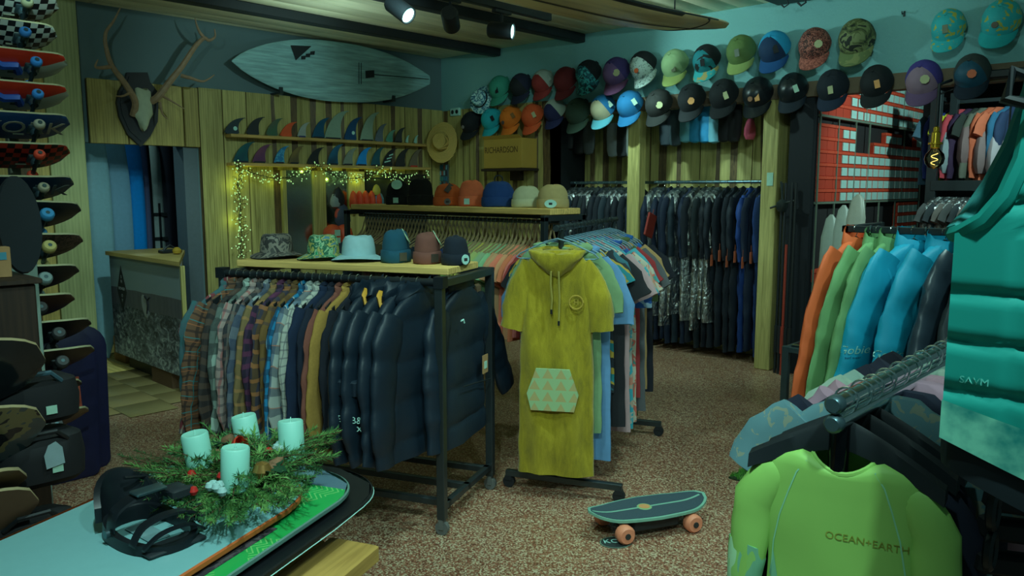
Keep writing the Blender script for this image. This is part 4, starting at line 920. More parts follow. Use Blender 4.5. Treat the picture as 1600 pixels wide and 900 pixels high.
for px, r, h, c, l, bdg, sw, pt in B2: 
    q = beanie(l, onb2(px), r, h, M(c,.95), R(-45), bdg, sw, pt, False)
    if px == 622: MB().cyl((0,-.002,0),(0,.002,0),.045,n=18).build('round_tag', WHITE, q, (.0,-.085,.165), (R(-30),0,0))
    if px == 779: MB().tube([(.03*math.cos(a),0,.03*math.sin(a)) for a in [2*math.pi*k/12 for k in range(12)]], .006, 5, closed=True).build('loop', BLACK, q, (0,0,.2))
    if px == 700: pass
# ---------------------------------------------------------------- towelling poncho rail
YZ = R(-67); YD = X1     # rail direction
YO = Vector((3.22,2.7,0)); YL = 1.28
def yw(s, z): return YO + YD*s + Vector((0,0,z))
o = thing('garment_rail', 'black T-foot rail on casters carrying ponchos and short-sleeved shirts', 'garment rail', YO, R(23))
MB().cyl((-.08,0,1.49),(YL+.05,0,1.49),.016,n=12).build('hanging_tube', IRON, o)
for s in (.02, YL-.03):
    MB().cyl((s,0,.09),(s,0,1.49),.016,n=12).build('post', IRON, o); sqbar(MB(), (s,-.34,.085), (s,.3,.085), .036).build('foot', IRON, o)
    for yy in (-.34,.3): ob('caster', MB().cyl((-.014,0,.035),(.014,0,.035),.034,n=14).box(-.02,-.02,.045,.02,.02,.07).mesh('caster'), RUBBER, o, (s,yy,0))
sqbar(MB(), (.02,0,.085), (YL-.03,0,.085), .03).build('base_bar', IRON, o)
shell = printed([(8,50,96),(8,50,96),(8,50,96),(70,110,120)], 26, 'cells')
isl = printed([(84,110,100),(20,98,104),(90,100,84),(100,80,64)], 10)
t = NT('velour', .95); co = t.coord(); co2 = t.coord(scale=(1,1,.25)); f = t.math('MULTIPLY_ADD', t.noise(co2, 30, 5, .7, .5), .6, t.math('MULTIPLY', t.noise(co, 3, 2), .4))
t.col(t.ramp(f, [(.3,K((58,66,3))),(.5,K((80,88,6))),(.7,K((96,106,18)))])); t.bump(t.noise(co, 260, 2), .5, .004); t.p.inputs['Sheen Weight'].default_value = .3; VEL = t.m
Yseq = [('robe',VEL,'long mustard green velour poncho with hood at the front of the rail','poncho','hooded_poncho',1.0),
 ('robe',M((60,98,66),.95),'pale green towelling poncho just behind the mustard one','poncho','hooded_poncho',.84),
 ('robe',M((48,92,116),.95),'denim blue towelling poncho with hood on the rail','poncho','hooded_poncho',.97),
 ('short',printed([(12,84,88),(96,100,34),(10,22,26),(16,60,66)],5),'short-sleeved shirt with teal and yellow blocks','shirt','beach_shirt',1.02),
 ('short',M((10,16,18),.9),'black short-sleeved shirt on the poncho rail','shirt','beach_shirt',1.25),
 ('short',M((92,94,92),.9),'pinkish grey short-sleeved shirt on the poncho rail','shirt','beach_shirt',1.3),
 ('short',isl,'teal and white island print shirt on the poncho rail','shirt','beach_shirt',1.3),
 ('short',printed([(96,118,100),(96,118,100),(104,66,52),(30,90,80)],18),'cream shirt with red flower print on the poncho rail','shirt','beach_shirt',1.3),
 ('short',M((36,104,110),.9),'turquoise short-sleeved shirt on the poncho rail','shirt','beach_shirt',1.2),
 ('robe',shell,'deep blue towelling poncho with pale shell print','poncho','hooded_poncho',.95),
 ('short',M((80,30,30),.9),'dull red short-sleeved shirt on the poncho rail','shirt','beach_shirt',1.2),
 ('short',M((44,58,58),.9),'slate grey shirt on the poncho rail','shirt','beach_shirt',1.3),
 ('robe',M((40,64,36),.95),'olive green towelling poncho on the rail','poncho','hooded_poncho',.94),
 ('short',M((92,92,56),.9),'sand yellow short-sleeved shirt near the far end of the rail','shirt','beach_shirt',1.2),
 ('robe',M((14,60,104),.95),'cobalt blue poncho near the far end of the rail','poncho','hooded_poncho',.9),
 ('short',M((9,16,22),.9),'black shirt at the far end of the poncho rail','shirt','beach_shirt',1.25)]
s = -.05
for i, (k, m, l, cat, nm, sc) in enumerate(Yseq):
    p = yw(s, 1.506); rz = YZ+rnd.uniform(-.07,.07)+.05
    if i == 0: rz = YZ+.16
    hanger('tube', 'tubular plastic hanger on the poncho rail, %s from its near end' % nth(i), p, rz, 'hangers on the poncho rail')
    g = garment(k, i % 3, m, p, rz, l, cat, 'garments on the poncho rail', nm, 0, sc, .55 if i else .95, 1.3 if k == 'robe' and i else 1.0); s += .1 if i == 0 else .078
    if i == 0:
        tri = NT('pocket_print', .95); sx = tri.n('ShaderNodeSeparateXYZ'); tri.l(tri.coord(), sx.inputs[0])
        fx = tri.math('FRACT', tri.math('MULTIPLY', sx.outputs[0], 14)); fz = tri.math('FRACT', tri.math('MULTIPLY', sx.outputs[2], 16))
        a_ = tri.math('LESS_THAN', tri.math('MULTIPLY', tri.math('ABSOLUTE', tri.math('SUBTRACT', fx, .5)), 2.0), tri.math('SUBTRACT', .85, fz))
        tri.col(tri.mix(a_, K((80,122,84)), K((92,106,66))))
        pk = MB(); poly = [(-.13,-.2),(-.155,-.12),(-.1,0),(.1,0),(.155,-.12),(.13,-.2)]
        pk.prism(poly, 0, .012, lambda u,v,tt: (u*.9-.01, -.064-tt, -.76+v*1.15)); pk.build('front_pocket', tri.m, g)
        for q in (-1,1):
            MB().tube([(q*.02,-.085,-.235),(q*.022,-.085,-.3),(q*.02+.004,-.072,-.38),(q*.02,-.066,-.44-.06*(q>0))], .0055, 6).build('draw_cord', M((84,96,40),.9), g)
            MB().cyl((q*.02,-.066,-.44-.06*(q>0)),(q*.02,-.066,-.465-.06*(q>0)), .006, n=6).build('cord_end', BLACK, g)
        MB().tube([(.11+.036*math.cos(a),-.058,-.4+.036*math.sin(a)) for a in [2*math.pi*k_/20 for k_ in range(20)]], .004, 5, closed=True).build('round_patch', M((92,96,32),.9), g)
        text('H', .04, M((92,96,32),.9), g, FR((.11,-.058,-.4),(1,0,0),(0,0,1)), 'patch_letter')
# ---------------------------------------------------------------- wetsuits in the niche
for k, (a, b) in enumerate(((5.85,4.86),(4.7,3.36))):
    tag(MB().cyl((HX+.27,a,1.765),(HX+.27,b,1.765),.016,n=12).box(HX+.27,a-.01,1.75,HX+.58,a+.01,1.78).box(HX+.27,b-.01,1.75,HX+.58,b+.01,1.78).build('wall_rail', STEEL), ['left chrome clothes rail of the wetsuit niche','right chrome clothes rail of the wetsuit niche'][k], 'rail')
WS = [M((6,14,20),.75),M((8,18,24),.75),M((7,20,34),.75),M((10,22,24),.8),M((12,28,34),.75)]
FIL = film(); y = 5.78; i = 0; rnd = random.Random(31)
while y > 3.42:
    if 4.69 < y < 4.87: y = 4.66
    p = (HX+.27, y, 1.782); wrapped = y > 3.86 and rnd.random() < .85
    hanger('black', 'black hanger on the wetsuit rail, %s from the corner' % nth(i), p, rnd.uniform(-.1,.1), 'hangers of the wetsuits')
    m = rnd.choice(WS) if y > 3.8 else [WS[1],M((6,34,76),.75),WS[2],M((6,30,64),.75),WS[4],WS[1]][i % 6]
    rz = rnd.uniform(-.12,.12)
    garment('wetsuit', i % 4, m, p, rz, ('black wetsuit under clear film' if wrapped else 'bare dark wetsuit') + ', %s from the corner on the niche rails' % nth(i), 'wetsuit', 'wetsuits in the niche', 'wetsuit', 0, 1.08, .9)
    if wrapped: tag(ob('film_cover', garment_meshes('cover', i % 4)[0][2], FIL, None, p, (0,0,rz)), 'clear plastic film over the wetsuit %s from the corner' % nth(i), 'film cover', 'film covers of the wetsuits')
    elif y < 3.9:
        q = tag(MB().bbox(-.02,-.003,-.055,.02,.003,.055,.001).tube([(0,0,.055),(0,0,.12)], .0015, 4).build('swing_tag', [M((100,62,38),.8)], loc=(HX-.01, y, 1.0+.05*(i % 2))), 'orange brown swing tag hanging before the bare wetsuit %s from the corner' % nth(i), 'tag', 'swing tags of the wetsuits')
    y -= .082; i += 1
tag(MB().bbox(-.07,-.012,-.12,.07,.012,.12,.004).tube([(0,0,.12),(0,0,.17)],.003,4).build('red_pouch', M((78,30,22),.7), loc=atx(1016,352,HX-.12), rot=(0,R(20),0)), 'dark red pouch hanging among the film-wrapped wetsuits', 'pouch')
# boots, gloves and vests hung under the hat band
def boots(px, py, n, cols, lab):
    for k in range(n):
        p = atx(px+k*15, py, HX+.3); c = cols[k % len(cols)]
        mb = MB(); mb.loft([[(d*math.sin(a)*.8, w*math.cos(a), z) for a in [2*math.pi*q/12 for q in range(12)]] for w, d, z in ((.05,.03,.16),(.085,.04,.14),(.09,.045,.0),(.08,.05,-.14),(.06,.045,-.2),(.02,.02,-.215))], True, True)
        tag(mb.build('neoprene_boot', M(c,.7), loc=p), lab + ', %s of its row' % nth(k), 'boot', 'neoprene boots under the hat band')
boots(1041,196, 2, [(20,36,40),(28,48,50)], 'dark grey neoprene boot hanging beside the wooden post')
boots(1072,190, 4, [(56,122,130),(20,100,130),(16,96,128),(56,116,124)], 'light blue neoprene boot hanging under the black caps')
boots(1132,188, 2, [(10,16,18),(14,20,22)], 'black neoprene boot hanging under the hat band')
boots(958,215, 3, [(70,94,92),(14,22,24),(78,104,98)], 'grey white and black neoprene vest hanging left of the wooden post')
boots(845,205, 4, [(20,28,24),(14,20,20),(24,32,28),(10,16,16)], 'dark bag hanging under the mesh cap')
boots(905,212, 2, [(12,18,18),(40,56,54)], 'dark strap bundle hanging under the moss green cap')
p = atx(1172,200,HX+.3); tag(pouch.build('pink_glove', M((112,56,72),.7), loc=(p.x,p.y,p.z+.1)), 'pink neoprene glove hanging behind the tan tagged cap', 'glove')
# ================================================================ skateboards
def deck_mesh(L, wid, kick=.035, point=2.6, th=.011, name='deck', concave=.004, tailw=1.0, n=26):
    top, rings = [], []
    for i in range(n+1):
        uu = 2*i/n-1; a = min(.9995, abs(uu)); w = max(.004, wid*(1-a**(point*2.4))**.5*(tailw+(1-tailw)*(uu+1)/2))
        z = kick*max(0,(abs(uu)-.58)/.42)**1.6
        r = []
        for k in range(9): v = -1+k/4; r.append((uu*L, w*v, z+concave*v*v*2+th))
        for k in range(9): v = 1-k/4; r.append((uu*L, w*v, z+concave*v*v*2))
        rings.append(r)
    mb = MB(); N = 18; b = 0
    vs = [p for r in rings for p in r]; mb.v = vs; mb.uv = [(p[0],p[1]) for p in vs]
    for i in range(n):
        for j in range(N):
            k = (j+1) % N; mb.f.append((i*N+j, (i+1)*N+j, (i+1)*N+k, i*N+k)); mb.mi.append(0 if 9 <= j < 17 else (1 if j < 8 else 2))
    mb.f.append(tuple(range(N))); mb.mi.append(2); mb.f.append(tuple(n*N+j for j in range(N-1,-1,-1))); mb.mi.append(2)
    return mb.mesh(name, ang=50)
DK = deck_mesh(.41, .102); DKL = deck_mesh(.43, .125, .03, 1.6)
TRK = MB().bbox(-.03,-.03,-.012,.04,.03,0,.003).cyl((.0,-.07,-.045),(.0,.07,-.045),.011,n=8).lathe([(.02,-.05),(.024,-.03),(.014,-.01)],10,(0,0,0)).cyl((0,-.1,-.045),(0,.1,-.045),.005,n=6).mesh('truck')
def wheel_mesh(r, w): return MB().lathe([(r*.3,-w*.2),(r*.3,-w*.5),(r*.8,-w*.5),(r,-w*.3),(r,w*.3),(r*.8,w*.5),(r*.3,w*.5),(r*.3,w*.2)], 16).mesh('wheel')
WH, WHL = wheel_mesh(.027,.032), wheel_mesh(.034,.044)
HUB = MB().lathe([(.0,.004),(.01,.004),(.011,-.004),(0,-.004)], 8, caps=False).mesh('bearing')
GRIP = M((10,16,17),.95); PLY = M((90,112,84),.5)
def skateboard(label, p, rot, bottom, wheel, big=False, group='skateboards on the display rack', top=None, truck=None, edge=None):
    o = thing('skateboard', label, 'skateboard', p, 0, group); o.rotation_euler = rot
    ob('deck', DKL if big else DK, [bottom, top or GRIP, edge or PLY], o); L = .23
    for s in (-1,1):
        ob('truck', TRK, truck or STEEL, o, (s*L,0,-.0), (0,0,0 if s > 0 else math.pi))
        for q in (-1,1):
            w = ob('wheel', WHL if big else WH, wheel, o, (s*L, q*.088, -.048), (R(90),0,0)); ob('bearing', HUB, STEEL, w, (0,0,.018*(-q)))
    return o
def obj_checks(a, b, s=26):
    t = NT('checker', .3); ck = t.n('ShaderNodeTexChecker', Scale=1.0); mp = t.n('ShaderNodeMapping'); mp.inputs['Scale'].default_value = (s,s,.01); mp.inputs['Location'].default_value = (0,0,.5)
    t.l(t.n('ShaderNodeTexCoord').outputs['Object'], mp.inputs[0]); t.l(mp.outputs[0], ck.inputs['Vector'])
    ck.inputs['Color1'].default_value = K(a); ck.inputs['Color2'].default_value = K(b); t.col(ck.outputs['Color']); return t.m
def two_tone(a, b, wv=.06):
    t = NT('deck_graphic', .3); sx = t.n('ShaderNodeSeparateXYZ'); t.l(t.coord(), sx.inputs[0])
    f = t.math('GREATER_THAN', t.math('ADD', t.math('MULTIPLY', sx.outputs[0], .12), t.math('MULTIPLY', t.math('SUBTRACT', t.noise(t.coord(), 4, 1), .5), wv)), t.math('ADD', t.math('MULTIPLY', sx.outputs[1], -1.0), .03))
    t.col(t.mix(f, K(b), K(a))); return t.m
SY = 4.62; TH = R(-36)
cbw, cbb = obj_checks((100,132,122),(8,14,16)), obj_checks((100,132,122),(8,14,16),30)
SK = [(22,95,cbw,(74,96,72),0,'black and white checkered skateboard with cream wheels at the top of the rack'),
 (66,92,cbb,(20,72,112),0,'checkered skateboard with blue wheels and a blue emblem'),
 (110,108,two_tone((92,124,112),(112,34,18)),(22,84,130),0,'white and red skateboard with blue wheels, upper of two alike'),
 (158,110,two_tone((92,124,112),(112,34,18)),(22,84,130),0,'white and red skateboard with blue wheels, lower of the two alike'),
 (203,112,M((10,48,82),.3),(84,104,88),0,'blue skateboard lettered YORK with cream wheels between two checkered ones'),
 (248,112,obj_checks((96,30,18),(10,12,12),30),(116,46,28),0,'red and black checkered skateboard with red wheels'),
 (297,118,M((8,34,50),.3),(82,100,80),0,'dark blue skateboard lettered YORK just above the white sign'),
 (337,129,M((10,26,28),.3),(24,92,124),1,'black cruiser board with big turquoise wheels'),
 (385,132,printed([(22,28,24),(44,46,38),(14,18,16)],30,rough=.4),(96,112,64),1,'patterned grey cruiser board with big cream wheels'),
 (432,126,M((12,20,20),.4),(60,92,88),1,'plain black cruiser board with grey wheels'),
 (476,119,M((34,30,20),.4),(14,22,22),1,'dark brown cruiser board with black wheels'),
 (514,145,M((8,12,12),.4),(22,32,32),1,'long black cruiser board with dark grey wheels'),
 (556,150,M((34,36,24),.4),(22,32,32),1,'long pale-edged cruiser board above the dark blue bodyboards'),
 (608,130,M((8,12,14),.4),(22,32,32),1,'black cruiser board before the dark blue bodyboards'),
 (650,141,M((60,62,42),.4),(22,32,32),1,'wood-coloured cruiser board, lowest of the rack')]
for i, (py, tip, m, wc, big, l) in enumerate(SK):
    q = aty(tip, py, SY); L = .43 if big else .41
    o = skateboard(l, (q.x-L, SY, q.z), (TH,0,0), m, M(wc,.5), bool(big), truck=STEEL if i < 9 else IRON)
    if i in (4, 6): text('NEWYORK', .13, M((96,120,104) if i == 4 else (44,66,64),.5), o, FR((.02,.0,-.004),(1,0,0),(0,-1,0)), 'lettering', sx=1.1)
    if i in (2, 3):
        MB().tube([(.06,-.02,-.006),(.1,.0,-.012),(.16,-.01,-.012),(.18,.04,-.008)], .022, 6).build('blue_shoe_graphic', M((14,50,104),.4), o)
        MB().lathe([(0,-.002),(.06,-.001),(.062,.0)], 14, (-.02,.0,-.002), caps=False).build('round_graphic', M((90,112,104),.4), o); MB().lathe([(0,-.003),(.025,-.002)], 12, (-.02,0,-.004), caps=False).build('round_graphic_centre', M((100,40,26),.4), o)
    if i == 1: MB().prism([(-.12,-.06),(.03,-.07),(.05,.05),(-.1,.06)], 0, .002, lambda u,v,tt: (u,v,-.003-tt)).build('blue_emblem', M((14,72,124),.4), o)
o = thing('skateboard_rack', 'grey wooden upright rack that carries the skateboards', 'display rack', (1.14,SY+.16,0))
for x in (-.55,.08): sqbar(MB(), (x,0,0.02), (x,0,2.75), .05).build('upright', M((52,70,56),.8), o)
for i, (py, tip, *_r) in enumerate(SK):
    z = aty(tip, py, SY).z
    for x in (-.575,.055): MB().box(x,-.12,z-.035,x+.05,.0,z-.02).build('peg', M((52,70,56),.8), o)
MB().box(-.6,.03,.02,-.02,.06,2.75).build('dark_backboard', MATTE, o)
# dark blue bodyboards standing below the rack
for k, (dx, dy, l) in enumerate(((0,.12,'dark blue bodyboard with handle slot under the skateboards, the rear one'),(-.1,.0,'dark blue bodyboard standing just before its twin under the skateboards'))):
    o = thing('bodyboard', l, 'bodyboard', (1.34+dx,4.92+dy,0.0), 0, 'bodyboards under the skateboards', rot=(R(-8),0,0))
    def bo(s): 
        P = []
        for cx, cz, r, a0 in ((.25,.74,.14,0),(-.25,.74,.14,90),(-.29,.05,.05,180),(.29,.05,.05,270)):
            for q in range(6): a = R(a0+q*18); P.append(((cx+r*math.cos(a))*s, (cz-.4)*s+.4+r*math.sin(a)*s))
        return P
    mb = MB(); rg = [[(u,yy,v) for u,v in bo(s)] for s, yy in ((.95,-.035),(1,-.025),(1,.02),(.96,.032))]
    mb.loft(rg, True, True); mb.build('foam_board', M((5,10,34),.55), o)
    MB().box(.245,-.037,.42,.275,-.03,.6).build('handle_slot', M((84,44,26),.7), o)
# dark cabinet and sign at the left edge
tag(MB().bbox(.2,3.46,.0,.925,3.9,1.33,.006).bbox(.18,3.44,1.33,.945,3.92,1.35,.003).build('low_cabinet', wood((24,22,14),(12,12,8),'Z')), 'dark brown low cabinet at the left edge under the cartons', 'cabinet')
o = thing('white_sign', 'white rectangular sign panel with black letter F standing before the skateboards', 'sign', (1.12,4.15,0))
MB().bbox(-.55,-.01,.8,0,.012,1.61,.003).build('panel', M((66,98,88),.6), o); sqbar(MB(), (-.02,.02,0), (-.02,.02,.82), .03).build('post', M((60,88,80),.6), o)
text('F', .17, BLACK, o, FR((-.145,-.0115,1.5),(1,0,0),(0,0,1)), 'letter', sx=1.0)
o = thing('carton', 'small kraft carton with a grey label on the dark cabinet', 'box', (.66,3.6,1.351)); MB().bbox(-.16,-.08,0,.13,.12,.19,.003).build('body', KRAFT, o); MB().box(-.06,-.082,.02,.09,-.0805,.1).build('label', M((60,72,58),.8), o)
MB().prism([(-.16,0),(.13,0),(.1,.05),(-.12,.06)],0,.004,lambda u,v,tt:(u,-.08+v*.6,.19+v)).build('flap', KRAFT, o)
o = thing('carton', 'tiny kraft box with a teal sticker beside the larger carton', 'box', (.845,3.6,1.351)); MB().bbox(-.03,-.03,0,.03,.05,.12,.002).build('body', KRAFT, o); MB().box(-.015,-.032,.07,.015,-.0305,.1).build('sticker', M((30,90,100),.6), o)
for x, l in ((.56,'left of the two grey kneecaps on the dark cabinet'),(.74,'right of the two grey kneecaps on the dark cabinet')):
    q = MB(); q.lathe([(.075,0),(.074,.03),(.06,.055),(.03,.07),(.0,.074)], 16)
    tag(q.build('knee_cap', M((26,40,42),.4), loc=(x,3.49+.05,1.351)), l, 'knee pad')
q = MB(); A = [2*math.pi*k/26 for k in range(26)]
q.loft([[(.085*s*math.cos(a), y, .2*s*math.sin(a)) for a in A] for s, y in ((.97,-.012),(1,-.004),(1,.006),(.97,.012))], True, True)
tag(q.build('oval_board', M((9,18,20),.4), loc=(aty(38,455,3.66).x,3.66,1.552), rot=(R(-4),0,R(10))), 'black oval board standing on the dark cabinet behind the cartons', 'board')
# boards and black foot bags stacked at the left edge
SKIM = deck_mesh(.5,.17,.02,1.9,.012,'board',.001)
ply2 = M((96,108,78),.5)
for i, (py, tip, m, l, th) in enumerate(((572,74,M((14,26,28),.12),'glossy dark board with pale wooden rim, uppermost at the left edge',-52),(672,77,printed([(18,40,44),(40,60,60),(70,84,56),(14,24,26)],5,rough=.12),'glossy picture board with pale wooden rim, second at the left edge',-52),
        (760,50,M((58,64,44),.4),'plain wooden board with rounded tip, third at the left edge',-40),(800,72,M((66,70,54),.35),'plain wooden board with rounded tip, lowest at the left edge',-52))):
    q = aty(tip, py, 2.95); o = thing('skim_board', l, 'board', (q.x-.5,2.95+.02*i,q.z), 0, 'rounded boards at the left edge', rot=(R(th),0,0))
    ob('board', SKIM, [m, GRIP, ply2], o)
o = thing('board_stand', 'black steel stand that holds the rounded boards at the left edge', 'stand', (.3,3.1,0))
for x in (-.1,.3): sqbar(MB(), (x,.1,0.02), (x,.1,1.15), .03).build('upright', IRON, o)
for py in (572,672,760,800):
    z = aty(60,py,2.95).z
    for x in (-.1,.3): MB().box(x-.012,-.2,z-.09,x+.012,.1,z-.075).build('arm', IRON, o)
for i, (px, py, l, s) in enumerate(((50,622,'black padded foot bag with small white patch, upper at the left edge',1.0),(60,712,'black padded foot bag with big white care tag, middle at the left edge',1.15),(50,835,'black padded bag with round lens, lowest at the left edge',1.0))):
    p = aty(px, py, 3.12); o = thing('foot_bag', l, 'bag', p, 0, 'black bags at the left edge')
    mb = MB(); mb.loft([[(w*math.copysign(abs(math.cos(a))**.7,math.cos(a)), d*math.copysign(abs(math.sin(a))**.7,math.sin(a)), z) for a in A] for w,d,z in ((.12,.05,-.09*s),(.145,.075,-.07*s),(.15,.08,.0),(.14,.07,.06*s),(.09,.04,.085*s))], True, True); mb.build('body', M((7,12,14),.7), o)
    MB().box(.02,-.083,-.05,.055,-.081,-.02).build('patch', PAPER, o)
    if i == 1: mb = MB(); mb.prism([(-.0,-.05),(.06,-.04),(.055,.02),(.035,.045),(.01,.035),(-.005,.0)], 0,.002, lambda u,v,tt: (u+.0,-.086-tt,v+.02)); mb.build('care_tag', M((76,112,112),.7), o)
    if i == 2: MB().lathe([(0,.004),(.05,.002),(.055,0)],18,caps=False).build('lens', M((16,44,54),.1), o, (-.05,-.083,0), (R(90),0,0))
    MB().tube([(-.1,-.06,.06),(-.06,-.085,.1),(.04,-.085,.1),(.08,-.06,.06)], .009, 6).build('strap', M((24,56,64),.6) if i == 0 else BLACK, o)
# ================================================================ desk and back room
o = thing('counter_desk', 'small counter with black and white wave photograph front and wooden top', 'counter', (2.7,6.2,0))
plan = [(0,0),(.0,1.55),(.55,1.55),(.5,1.12)]
MB().prism(plan, .16, 1.085, lambda u,v,tt: (u,v,tt)).build('cabinet', M((52,66,64), .7), o)
MB().prism([(-.03,-.02),(-.03,1.57),(.57,1.57),(.53,1.14)], 1.085, 1.12, lambda u,v,tt: (u,v,tt)).build('worktop', wood((108,116,66),(84,90,46),'Y'), o)
MB().bbox(-.012,-.006,.16,.02,.02,1.085,.002).build('edge_strip', PINE_Z, o)
MB().prism([(.1,.6),(.1,1.5),(.5,1.5),(.46,1.2)], 0, .16, lambda u,v,tt: (u,v,tt)).build('plinth', BLACK, o)
MB().bbox(.02,.36,.0,.2,.78,.158,.003).build('kraft_base_box', M((56,52,34), .8), o)
t = NT('wave_photograph', .5); sx = t.n('ShaderNodeSeparateXYZ'); t.l(t.coord(), sx.inputs[0]); co = t.coord(scale=(1,1,1.5))
fo = t.noise(co, 9, 7, .72, 1.4); sea = t.ramp(t.math('ADD', fo, t.math('MULTIPLY', t.math('SUBTRACT', .5, sx.outputs[2]), .25)), [(.42,K((18,30,34))),(.55,K((52,72,74))),(.72,K((104,138,130)))])
hz = t.math('ADD', sx.outputs[2], t.math('MULTIPLY', t.noise(t.coord(), 2, 1), .04))
sea2 = t.mix(t.math('GREATER_THAN', hz, .66), sea, t.mix(t.noise(t.coord(scale=(1,3,.6)), 8, 3), K((30,40,46)), K((52,68,70))))
t.col(t.mix(t.math('GREATER_THAN', hz, .82), sea2, K((66,96,96)))); ph = MB().box(-.004,.0,.16,-.0005,1.55,1.085).build('wave_photograph', t.m, o)
dm = MB(); dm.prism([(1.28,.58),(1.39,.77),(1.28,1.0),(1.17,.77)], 0, .003, lambda u,v,tt: (-.0045-tt,u,v+.0)); dm.build('diamond_logo', M((12,20,22),.6), o)
text('BOARD', .04, M((70,90,88),.7), o, FR((-.0082,1.28,.79),(0,-1,0),(0,0,1)), 'logo_word', sx=1.1); 
for z, s in ((.9,'S'),(.855,'H'),(.725,'O'),(.68,'P')): text(s, .045, M((70,90,88),.7), o, FR((-.0082,1.28,z),(0,-1,0),(0,0,1)), 'logo_letter')
mb = MB(); mb.prism([(.78+.06*math.cos(a)+.03*math.sin(a),.68+.1*math.sin(a)) for a in [2*math.pi*k/14 for k in range(14)]], 0,.002, lambda u,v,tt: (-.0045-tt,u,v)); mb.build('surfboard_figure', M((80,104,100),.6), o)
mb = MB(); mb.tube([(-.006,.73,.62),(-.006,.71,.69),(-.006,.72,.74),(-.006,.77,.77)], .009, 5); mb.tube([(-.006,.72,.74),(-.006,.66,.77)], .006, 5); mb.build('surfer_figure', M((10,16,18),.7), o)
tag(MB().lathe([(.0,0),(.035,.01),(.04,.035),(.02,.06),(0,.065)], 10).build('yellow_fruit', M((90,90,24),.6), loc=(2.98,6.93,1.121)), 'small yellow fruit on the right end of the counter', 'fruit')
tag(MB().bbox(-.09,-.05,0,.09,.05,.03,.006).tube([(-.06,0,.03),(0,0,.07),(.06,0,.03)],.01,6).build('card_reader', BLACK, loc=(3.0,7.12,1.121)), 'black device lying on the counter beside the yellow fruit', 'device')
def standing_board(px, pyt, pyb, yy, wid, m, label, th=.035, lean=0, cat='surfboard', name='surfboard', square=False):
    a = aty(px, pyt, yy); b = Vector((0,0,.012)); L = (a.z-b.z)/2
    o = thing(name, label, cat, (a.x,yy,(a.z+b.z)/2), 0, 'boards standing in the back room', rot=(0,0,0))
    mb = MB(); rings = []
    for i in range(21):
        u = 2*i/20-1; w = max(.01, wid*(1-abs(u)**(2.6 if not square else 9))**.6); rings.append([(w*math.cos(q), th*(1-.6*abs(u)**3)*math.sin(q), u*L) for q in [2*math.pi*k/16 for k in range(16)]])
    mb.loft(rings, True, True); mb.build('deck' if not square else 'cover', m, o); return o
standing_board(142,150,560,8.25,.13,M((70,118,124),.3),'very pale surfboard half hidden behind the tall wood panel')
standing_board(161,140,488,8.5,.21,M((62,108,122),.3),'pale blue-white surfboard standing in the back room left of the blue one')
standing_board(186,120,505,8.75,.19,M((6,92,146),.3),'bright blue surfboard standing in the back room')
standing_board(203,120,500,8.95,.14,M((52,72,96),.3),'lilac grey surfboard behind the bright blue one')
standing_board(214,130,500,9.1,.1,M((10,18,20),.6),'black-edged board bag right of the blue surfboard',.05,0,'bag','board_bag')
g = standing_board(228,205,372,9.3,.15,M((86,120,116),.7),'white board bag with black straps standing in the back room',.08,0,'bag','board_bag',True)
for z in (.2,-.08): MB().box(-.155,-.085,z,.155,-.07,z+.04).build('strap', BLACK, g)
for x in (-.06,.07): MB().box(x-.012,-.085,-.3,x+.012,-.075,.35).build('strap', BLACK, g)
standing_board(252,190,510,9.35,.13,M((8,16,26),.7),'dark navy board bag standing in the back room',.08,0,'bag','board_bag',True)
g = standing_board(270,190,510,9.4,.12,M((6,12,20),.7),'black board bag with a pale zip line in the back room',.08,0,'bag','board_bag',True); MB().box(-.015,-.085,.3,.015,-.079,.62).build('zip_flash', WHITE, g)
standing_board(284,200,510,9.2,.08,M((10,18,20),.7),'slim black board bag at the right jamb of the back room',.06,0,'bag','board_bag',True)
o = thing('cardboard_box', 'brown cardboard box with white label on the back room floor', 'box', (3.0,8.0,0.011)); MB().bbox(-.18,-.14,0,.15,.14,.24,.003).build('body', KRAFT, o); MB().box(-.02,-.142,.1,.1,-.1405,.22).build('label', M((78,116,120),.7), o)
tag(MB().lathe([(.1,0),(.125,.06),(.12,.14),(.08,.2),(0,.22)], 16, sx=1.1).build('black_helmet', M((6,14,20),.3), loc=(3.0,8.02,.255)), 'black helmet on the cardboard box in the back room', 'helmet')
